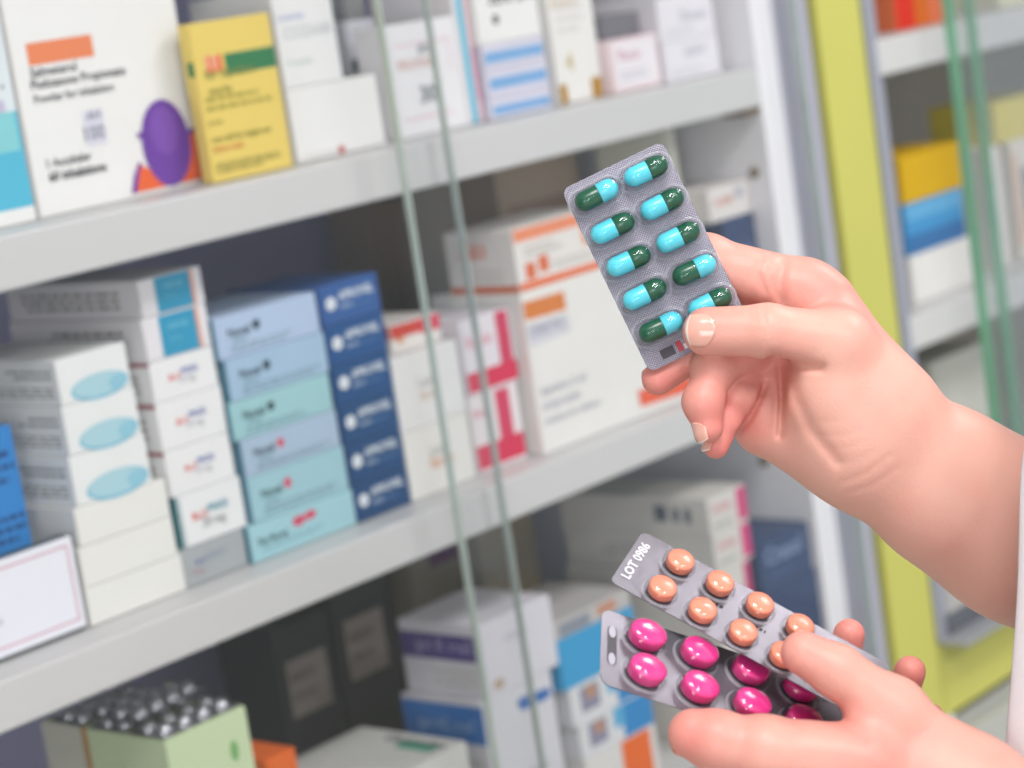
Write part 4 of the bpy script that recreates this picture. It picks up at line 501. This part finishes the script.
def polygonise(field,lo,hi,h,smooth=2):
    """naive surface nets on a grid, evaluated only near the surface"""
    lo=np.array(lo);hi=np.array(hi); n=np.ceil((hi-lo)/h).astype(int)+1
    ax=[lo[i]+h*np.arange(n[i]) for i in range(3)]
    s=6; cn=[ax[i][::s] for i in range(3)]
    X=np.stack(np.meshgrid(*cn,indexing='ij'),-1).reshape(-1,3)
    c=field(X).reshape(len(cn[0]),len(cn[1]),len(cn[2]))
    D=np.repeat(np.repeat(np.repeat(c,s,0),s,1),s,2)
    D=D[:n[0],:n[1],:n[2]]
    if D.shape!=tuple(n): raise RuntimeError('grid')
    near=np.abs(c)<h*s*1.9
    N=np.repeat(np.repeat(np.repeat(near,s,0),s,1),s,2)[:n[0],:n[1],:n[2]]
    # grow blocks by one cell towards the previous block so cells straddling blocks are exact
    G=N.copy()
    for a in range(3): G|=np.roll(N,1,a)|np.roll(N,-1,a)
    idx=np.argwhere(G)
    for k in range(0,len(idx),400000):
        i=idx[k:k+400000]; D[i[:,0],i[:,1],i[:,2]]=field(lo+i*h)
    I=D<0
    cs=[(i,j,k) for i in (0,1) for j in (0,1) for k in (0,1)]
    sh=lambda A,o:A[o[0]:n[0]-1+o[0],o[1]:n[1]-1+o[1],o[2]:n[2]-1+o[2]]
    cnt=sum(sh(I,o).astype(np.int8) for o in cs); act=(cnt>0)&(cnt<8)
    ci=np.argwhere(act); vid=-np.ones(act.shape,int); vid[act]=np.arange(len(ci))
    val=np.stack([D[ci[:,0]+o[0],ci[:,1]+o[1],ci[:,2]+o[2]] for o in cs],1)
    acc=np.zeros((len(ci),3)); w=np.zeros(len(ci))
    for a in range(8):
        for b in range(a+1,8):
            oa,ob=np.array(cs[a]),np.array(cs[b])
            if np.abs(oa-ob).sum()!=1: continue
            va,vb=val[:,a],val[:,b]; m=(va<0)!=(vb<0)
            t=np.where(m,va/np.where(m,va-vb,1),0)
            acc+=np.where(m[:,None],oa+(ob-oa)*t[:,None],0); w+=m
    V=lo+h*(ci+acc/w[:,None]); F_=[]
    for a in range(3):
        b,c_=(a+1)%3,(a+2)%3
        o=[0,0,0]; o[a]=1
        A=I[:n[0]-o[0],:n[1]-o[1],:n[2]-o[2]]; Bq=I[o[0]:,o[1]:,o[2]:]
        e=np.argwhere(A!=Bq); e=e[(e[:,b]>0)&(e[:,c_]>0)&(e[:,b]<n[b]-1)&(e[:,c_]<n[c_]-1)]
        ins=I[e[:,0],e[:,1],e[:,2]]
        q=[]
        for db,dc in ((0,0),(-1,0),(-1,-1),(0,-1)):
            g=e.copy(); g[:,b]+=db; g[:,c_]+=dc; q.append(vid[g[:,0],g[:,1],g[:,2]])
        q=np.stack(q,1); q[~ins]=q[~ins][:,::-1]; F_.append(q)
    Fq=np.concatenate(F_); Fq=Fq[(Fq>=0).all(1)]
    for _ in range(smooth):
        s_=np.zeros_like(V); k_=np.zeros(len(V))
        for i in range(4):
            a,b=Fq[:,i],Fq[:,(i+1)%4]
            for x,y in ((a,b),(b,a)):
                for c3 in range(3): s_[:,c3]+=np.bincount(x,V[y,c3],len(V))
                k_+=np.bincount(x,minlength=len(V))
        V=V*.5+.5*s_/np.maximum(k_,1)[:,None]
    return V,Fq
def bounds(H,pad,arm=3):
    pts=[q for n in ('pinky','ring','middle','index','thumb') for q in H[n]]+[q for pr in H['palm'] for q in pr]+H['arm'][:arm]
    P_=np.array(pts); return (P_[:,:3]-P_[:,3:]).min(0)-pad,(P_[:,:3]+P_[:,3:]).max(0)+pad
def skin_material(name,base,flush):
    m=bpy.data.materials.new(name); m.use_nodes=True; nt=m.node_tree; b=nt.nodes['Principled BSDF']
    b.inputs['Roughness'].default_value=.44; b.inputs['Specular IOR Level'].default_value=.42
    b.inputs['Subsurface Weight'].default_value=.14; b.inputs['Subsurface Radius'].default_value=(1,.35,.2); b.inputs['Subsurface Scale'].default_value=.004
    tc=nt.nodes.new('ShaderNodeTexCoord'); at=nt.nodes.new('ShaderNodeAttribute'); at.attribute_name='flush'
    n1=nt.nodes.new('ShaderNodeTexNoise'); n1.inputs['Scale'].default_value=55; n1.inputs['Detail'].default_value=5; nt.links.new(tc.outputs['Object'],n1.inputs['Vector'])
    ad=nt.nodes.new('ShaderNodeMath'); ad.operation='MULTIPLY_ADD'; ad.inputs[1].default_value=.55; nt.links.new(n1.outputs['Fac'],ad.inputs[0]); 
    sb=nt.nodes.new('ShaderNodeMath'); sb.operation='SUBTRACT'; sb.inputs[1].default_value=.27; nt.links.new(at.outputs['Fac'],sb.inputs[0]); nt.links.new(sb.outputs[0],ad.inputs[2]); ad.use_clamp=True
    mx=nt.nodes.new('ShaderNodeMix'); mx.data_type='RGBA'; mx.inputs['A'].default_value=lin(base); mx.inputs['B'].default_value=lin(flush)
    nt.links.new(ad.outputs[0],mx.inputs['Factor']); nt.links.new(mx.outputs['Result'],b.inputs['Base Color'])
    n2=nt.nodes.new('ShaderNodeTexNoise'); n2.inputs['Scale'].default_value=900; n2.inputs['Detail'].default_value=3; nt.links.new(tc.outputs['Object'],n2.inputs['Vector'])
    n3=nt.nodes.new('ShaderNodeTexVoronoi'); n3.inputs['Scale'].default_value=700; nt.links.new(tc.outputs['Object'],n3.inputs['Vector'])
    a2=nt.nodes.new('ShaderNodeMath'); a2.operation='ADD'; nt.links.new(n2.outputs['Fac'],a2.inputs[0]); nt.links.new(n3.outputs['Distance'],a2.inputs[1])
    bp=nt.nodes.new('ShaderNodeBump'); bp.inputs['Strength'].default_value=.11; bp.inputs['Distance'].default_value=.0006
    nt.links.new(a2.outputs[0],bp.inputs['Height']); nt.links.new(bp.outputs[0],b.inputs['Normal'])
    return m
SKIN=skin_material('skin','E0AB9C','DC7A75')
def flush_of(V,H):
    """how pink the skin is: fingertips and the hollow of the palm are redder than wrist and arm"""
    f=np.zeros(len(V))
    for n in ('pinky','ring','middle','index','thumb'):
        ch=H[n]; tip=np.array(ch[-1][:3]); g=np.linalg.norm(V-tip,axis=1)
        f=np.maximum(f,(.75 if n!='thumb' else .4)*np.exp(-(g/.022)**2))
        for i in range(len(ch)-1): f=np.maximum(f,(.6 if n!='thumb' else .16)*np.exp(-(segdist(V,ch[i][:3],ch[i+1][:3])/.016)**2))
    for a,b in H['palm'][1:4]: f=np.maximum(f,.6*np.exp(-(segdist(V,a[:3],a[:3]+0*np.array(b[:3])+1e-4)/.03)**2))
    return f
parts=[]
for H,cr,arm in ((UP,UPC,4),(LOW,LOWC,3)):
    lo,hi=bounds(H,.006,arm)
    V,Fq=polygonise(hand_field(H,cr),lo,hi,.0009 if H is UP else .00115,2)
    parts.append((V,Fq,flush_of(V,H)))
def nail(H,n,ia,ib,N,half,t0,t1,parent):
    a,b=np.array(H[n][ia][:3]),np.array(H[n][ib][:3]); r0,r1=H[n][ia][3],H[n][ib][3]
    ax=(b-a)/np.linalg.norm(b-a); N=np.array(N); N=N-ax*(N@ax); N/=np.linalg.norm(N); S=np.cross(ax,N)
    nu,nv=13,12; vs=[]; 
    for j in range(nv):
        t=t0+(t1-t0)*j/(nv-1)
        for i in range(nu):
            s=-1+2*i/(nu-1); ang=radians(half)*s
            # rounded cuticle and free edge
            tt=t-(.22*(s*s) if j>nv-4 else 0)*((j-(nv-4))/3 if j>nv-4 else 0)+(.5*s*s if j<5 else 0)*(1-j/5 if j<5 else 0)
            q=b+ax*(tt*r1); rr=r1*(1 if tt<.15 else sqrt(max(.30,1-((tt-.15)/1.25)**2)))
            if tt<0: rr=r1+(r0-r1)*min(1,-tt*r1/np.linalg.norm(b-a))
            rr=rr*1.015+.00012
            vs.append(q+(N*cos(ang)+S*sin(ang))*rr)
    m=MB(); pink=mat('E6AB9D',.22,spec=.5,coat=.5,var=.02,sss=.1); white=mat('EEDDD2',.25,spec=.5,coat=.4,var=.02)
    for j in range(nv-1):
        for i in range(nu-1):
            k=j*nu+i; m.add([vs[k],vs[k+1],vs[k+nu+1],vs[k+nu]],[(0,1,2,3)],white if j>=nv-2 else pink,True)
    o=m.build('fingernail',parent)
    bm=bmesh.new(); bm.from_mesh(o.data); bmesh.ops.remove_doubles(bm,verts=bm.verts,dist=1e-6); bmesh.ops.recalc_face_normals(bm,faces=bm.faces)
    c=sum((v.co for v in bm.verts),Vector())/len(bm.verts)
    if sum((f.normal.dot(Vector(N)) for f in bm.faces))<0: bmesh.ops.reverse_faces(bm,faces=bm.faces)
    bm.to_mesh(o.data); bm.free()
    so=o.modifiers.new('thickness','SOLIDIFY'); so.thickness=.0004; so.offset=-1
    return o
person=empty('person',(0,0,0),'person in a white coat, one hand raising a capsule pack and one holding tablet packs','person')
TC=np.array([.9668,-.8349,0]); FD=np.array([-.652,.758,0]); FD/=np.linalg.norm(FD); LD=np.array([-FD[1],FD[0],0]); UPV=np.array([0,0,1.])
def at(f_,l_,z): return TC+FD*f_+LD*l_+UPV*z
def c4(f_,l_,z,r): return list(at(f_,l_,z))+[r]
def ell(p,c,rf,rl,rz):
    q=p-c; k=np.sqrt(((q@FD)/rf)**2+((q@LD)/rl)**2+(q[:,2]/rz)**2); return (k-1)*min(rf,rl,rz)
RS,LS=c4(0,-.18,1.355,.052),c4(0,.18,1.355,.052)
RE,LE=list(UP['arm'][3][:3])+[.041],list(LOW['arm'][2][:3])+[.041]
HC=at(.045,0,1.555)
def figure(p):
    d=smin(ell(p,at(0,0,1.22),.105,.165,.21),ell(p,at(-.01,0,.98),.11,.165,.16),.06)
    for a,b in ((RS,RE),(LS,LE),(RE,list(UP['arm'][1][:3])+[UP['arm'][1][3]-.004]),(LE,list(LOW['arm'][1][:3])+[LOW['arm'][1][3]-.004])): d=smin(d,cone(p,a,b),.02)
    d=smin(d,cone(p,c4(0,-.17,1.35,.055),c4(0,.17,1.35,.055)),.04)
    for s in (-1,1):
        d=smin(d,cone(p,c4(0,s*.09,.90,.085),c4(.01,s*.10,.49,.056)),.03); d=smin(d,cone(p,c4(.01,s*.10,.49,.054),c4(-.02,s*.105,.09,.037)),.012)
        d=smin(d,cone(p,c4(-.03,s*.105,.05,.036),c4(.13,s*.125,.035,.03)),.02)
    d=smin(d,cone(p,c4(-.005,0,1.37,.056),c4(.02,0,1.47,.052)),.03)
    h=smin(ell(p,HC+UPV*.025-FD*.01,.098,.078,.092),ell(p,HC+FD*.02-UPV*.045,.072,.058,.075),.03)
    h=smin(h,cone(p,list(HC+FD*.092+UPV*.005)+[.009],list(HC+FD*.106-UPV*.028)+[.015]),.014)          # nose
    h=smin(h,cone(p,list(HC+FD*.084-UPV*.058+LD*.018)+[.008],list(HC+FD*.084-UPV*.058-LD*.018)+[.008]),.008)  # lips
    for s in (-1,1):
        h=smin(h,ell(p,HC+LD*s*.079-UPV*.01-FD*.012,.022,.010,.032),.008)      # ear
        h=-smin(-h,np.linalg.norm(p-(HC+FD*.098+LD*s*.032+UPV*.006),axis=1)-.016,.012)  # eye socket
    return smin(d,h,.02)
lo,hi=at(0,0,0)-np.array([.42,.42,.02]),at(0,0,1.70)+np.array([.42,.42,0])
V0,F0=polygonise(figure,lo,hi,.0085,3)
H0=np.zeros(len(V0))+.05; parts.append((V0,F0,H0))
V=np.concatenate([q[0] for q in parts]); off=0; Fs=[]
for q in parts: Fs.append(q[1]+off); off+=len(q[0])
Fs=np.concatenate(Fs); fl=np.concatenate([q[2] for q in parts])
me=bpy.data.meshes.new('body'); me.from_pydata(V.tolist(),[],Fs.tolist()); me.materials.append(SKIN)
me.polygons.foreach_set('use_smooth',[True]*len(Fs)); att=me.attributes.new('flush','FLOAT','POINT'); att.data.foreach_set('value',fl.astype(np.float32)); me.update()
body=bpy.data.objects.new('body',me); COL.objects.link(body); body.parent=person
for w_,n,ia,ib,N,half,t0,t1 in NAILS: nail(UP if w_=='UP' else LOW,n,ia,ib,N,half,t0,t1,person)
def garment(name,field,lo,hi,h,m):
    v,f=polygonise(field,lo,hi,h,3); me=bpy.data.meshes.new(name); me.from_pydata(v.tolist(),[],f.tolist()); me.materials.append(m)
    me.polygons.foreach_set('use_smooth',[True]*len(f)); me.update(); o=bpy.data.objects.new(name,me); COL.objects.link(o); o.parent=person; return o
CLOTH=mat('EDEDF3',.8,spec=.2,var=.03,scale=40,bump=.35,bscale=1500)
def mixp(a,b,t,r): return [a[i]+(b[i]-a[i])*t for i in range(3)]+[r]
def coat(p):
    d=smin(ell(p,at(0,0,1.22),.125,.185,.22),ell(p,at(-.01,0,.98),.15,.20,.2),.06)
    d=smin(d,smin(cone(p,c4(-.01,-.05,.98,.16),c4(-.01,-.05,.66,.19)),cone(p,c4(-.01,.05,.98,.16),c4(-.01,.05,.66,.19)),.05),.06)
    d=smin(d,cone(p,c4(0,-.17,1.355,.068),c4(0,.17,1.355,.068)),.03)
    w=np.maximum(.645-p[:,2],p[:,2]-1.42); d=np.maximum(d,w)
    fwd=(p-TC)@FD; d=np.maximum(d,np.where(p[:,2]<1.3,-1,-1)*0+np.minimum(d,1e9))
    for S,E,wr in ((RS,RE,UP['arm'][2]),(LS,LE,LOW['arm'][1])):
        d=smin(d,cone(p,list(S[:3])+[.064],list(E[:3])+[.062]),.02)
    return d
garment('coat',coat,lo+np.array([0,0,.6]),hi,.0085,CLOTH)
# open front of the coat hanging forward on the near side
q=MB(); ev=[(1.405,.872,-.776),(1.345,.858,-.735),(1.2815,.8422,-.7132),(1.2578,.835,-.7115),(1.21,.8238,-.7117),(1.1557,.8069,-.7073),(1.08,.793,-.703),(.95,.775,-.697),(.80,.76,-.692),(.65,.75,-.688)]
nc=10; vs=[]
for z,x,y in ev:
    s=at(.03,.155,z)
    for k in range(nc):
        t=k/(nc-1); b=np.array([x+.0039,y-.0045,z])*(1-t)+s*t
        b=b+LD*(.022*sin(pi*t)+.004*sin(9*t+z*6))*(1 if k else 0); vs.append(b)
fs=[(r*nc+k,r*nc+k+1,(r+1)*nc+k+1,(r+1)*nc+k) for r in range(len(ev)-1) for k in range(nc-1)]
q.add(vs,fs,CLOTH,True); cf=q.build('coat_front',person)
so=cf.modifiers.new('thickness','SOLIDIFY'); so.thickness=.003; so.offset=0
sb=cf.modifiers.new('soft','SUBSURF'); sb.levels=2; sb.render_levels=2
def trousers(p):
    d=smin(ell(p,at(-.01,0,.93),.12,.175,.14),cone(p,c4(0,-.09,.88,.10),c4(0,.09,.88,.10)),.04)
    for s in (-1,1):
        d=smin(d,cone(p,c4(0,s*.09,.88,.10),c4(.01,s*.10,.49,.074)),.03); d=smin(d,cone(p,c4(.01,s*.10,.49,.074),c4(-.02,s*.105,.10,.062)),.02)
    return np.maximum(d,.075-p[:,2])
garment('trousers',trousers,lo,at(0,0,1.1)+np.array([.3,.3,0]),.01,mat('33363f',.8,spec=.2))
for s in (-1,1):
    def shoe(p,s=s):
        d=smin(cone(p,c4(-.045,s*.105,.055,.045),c4(.14,s*.127,.04,.041)),cone(p,c4(-.02,s*.105,.10,.05),c4(.03,s*.11,.06,.05)),.03)
        return np.maximum(np.maximum(d,.001-p[:,2]),p[:,2]-.105)
    garment('shoe',shoe,at(-.12,s*.11,-.02)-np.array([.14,.14,0]),at(.1,s*.12,.13)+np.array([.16,.16,0]),.005,mat('202226',.5))
def hair(p):
    d=ell(p,HC+UPV*.026-FD*.022,.106,.091,.112)
    front=(p-HC)@FD+.018-.55*((p-HC)[:,2]); low=0
    cut=np.maximum(front,-.075-(p-HC)[:,2]); d=np.maximum(d,cut)
    d=smin(d,cone(p,list(HC-FD*.10+UPV*.02)+[.035],list(HC-FD*.115-UPV*.03)+[.028]),.02)
    return d
garment('hair',hair,HC-np.array([.18,.18,.16]),HC+np.array([.18,.18,.16]),.006,mat('1d1713',.45,var=.25,scale=120,bump=.4,bscale=300))
for s in (-1,1):
    q=MB(); c=HC+FD*.0735+LD*s*.031+UPV*.006; M=Matrix.Translation(Vector(c))@Vector((0,0,1)).rotation_difference(Vector(FD)).to_matrix().to_4x4()
    pr=[(.0115*sin(a),.0115*cos(a)) for a in np.linspace(0.001,pi-.001,16)]
    q.lathe(pr[::-1],mat('F2F0EC',.2,var=0),20,M); q.lathe([(.0052,.0104),(.0001,.0117)],mat('2b1c12',.15,var=0),20,M); q.build('eye',person)
# ------------------------------------------------------------------ light and camera
def area(name,loc,rot,sx,sy,power,col=(1,1,1)):
    l=bpy.data.lights.new(name,'AREA'); l.shape='RECTANGLE'; l.size=sx; l.size_y=sy; l.energy=power; l.color=col
    o=bpy.data.objects.new(name,l); COL.objects.link(o); o.location=loc; o.rotation_euler=rot; return o
k=0
LC=[(.25,-1.35),(2.2,-1.3),(.5,-2.7),(2.2,-2.7)]
for x,y in LC:
    f=empty('ceiling_light',(x,y,2.8),'white square ceiling light panel above the aisle','ceiling light','ceiling light panels')
    q=MB(); q.box(-.31,.31,-.31,.31,-.03,-.001,mat('E8E8E8',.5),.003); q.build('housing',f)
    area('ceiling_lamp',(x,y,2.765),(0,0,0),.58,.58,LAMP,(1,.97,.95))
# front fill light added at the unseen left wall, with a made-up window frame
wn=empty('added_window_1',(-2.6,-2.3,1.5),kind='structure')
q=MB(); fm=mat('E4E4E0',.5)
for a in (-1.15,-.03,1.09): q.box(.0,.05,a,a+.06,-.8,.8,fm,.004)
for z in (-.8,.74): q.box(.0,.05,-1.15,1.15,z,z+.06,fm,.004)
q.build('added_window_frame',wn)
l=area('front_fill_lamp',(-2.5,-2.3,1.5),(pi/2,0,-pi/2+.45),2.1,1.45,FRONT_FILL,(1,.98,.985))
w=bpy.data.worlds.new('World'); SC.world=w; w.use_nodes=True
bg=w.node_tree.nodes['Background']; bg.inputs[0].default_value=(.86,.93,1,1); bg.inputs[1].default_value=AMBIENT
cd=bpy.data.cameras.new('camera'); co=bpy.data.objects.new('camera',cd); COL.objects.link(co)
cd.sensor_width=36; cd.lens=36*CAM['f']/1024; cd.clip_start=.05
Rv,Uv,Fv=Vector(CAM['R']),Vector(CAM['U']),Vector(CAM['F'])
co.matrix_world=Matrix(((Rv.x,Uv.x,-Fv.x,CAM['C'][0]),(Rv.y,Uv.y,-Fv.y,CAM['C'][1]),(Rv.z,Uv.z,-Fv.z,CAM['C'][2]),(0,0,0,1)))
cd.dof.use_dof=True; cd.dof.focus_distance=1.055; cd.dof.aperture_fstop=FSTOP
SC.camera=co
SC.view_settings.view_transform='Standard'; SC.view_settings.look='None'; SC.view_settings.gamma=1; SC.view_settings.use_curve_mapping=False
SC.view_settings.exposure=EXPOSURE
SC.cycles.use_denoising=True; SC.cycles.max_bounces=10; SC.cycles.transparent_max_bounces=24; SC.cycles.caustics_reflective=False; SC.cycles.caustics_refractive=False
SC.cycles.sample_clamp_indirect=6
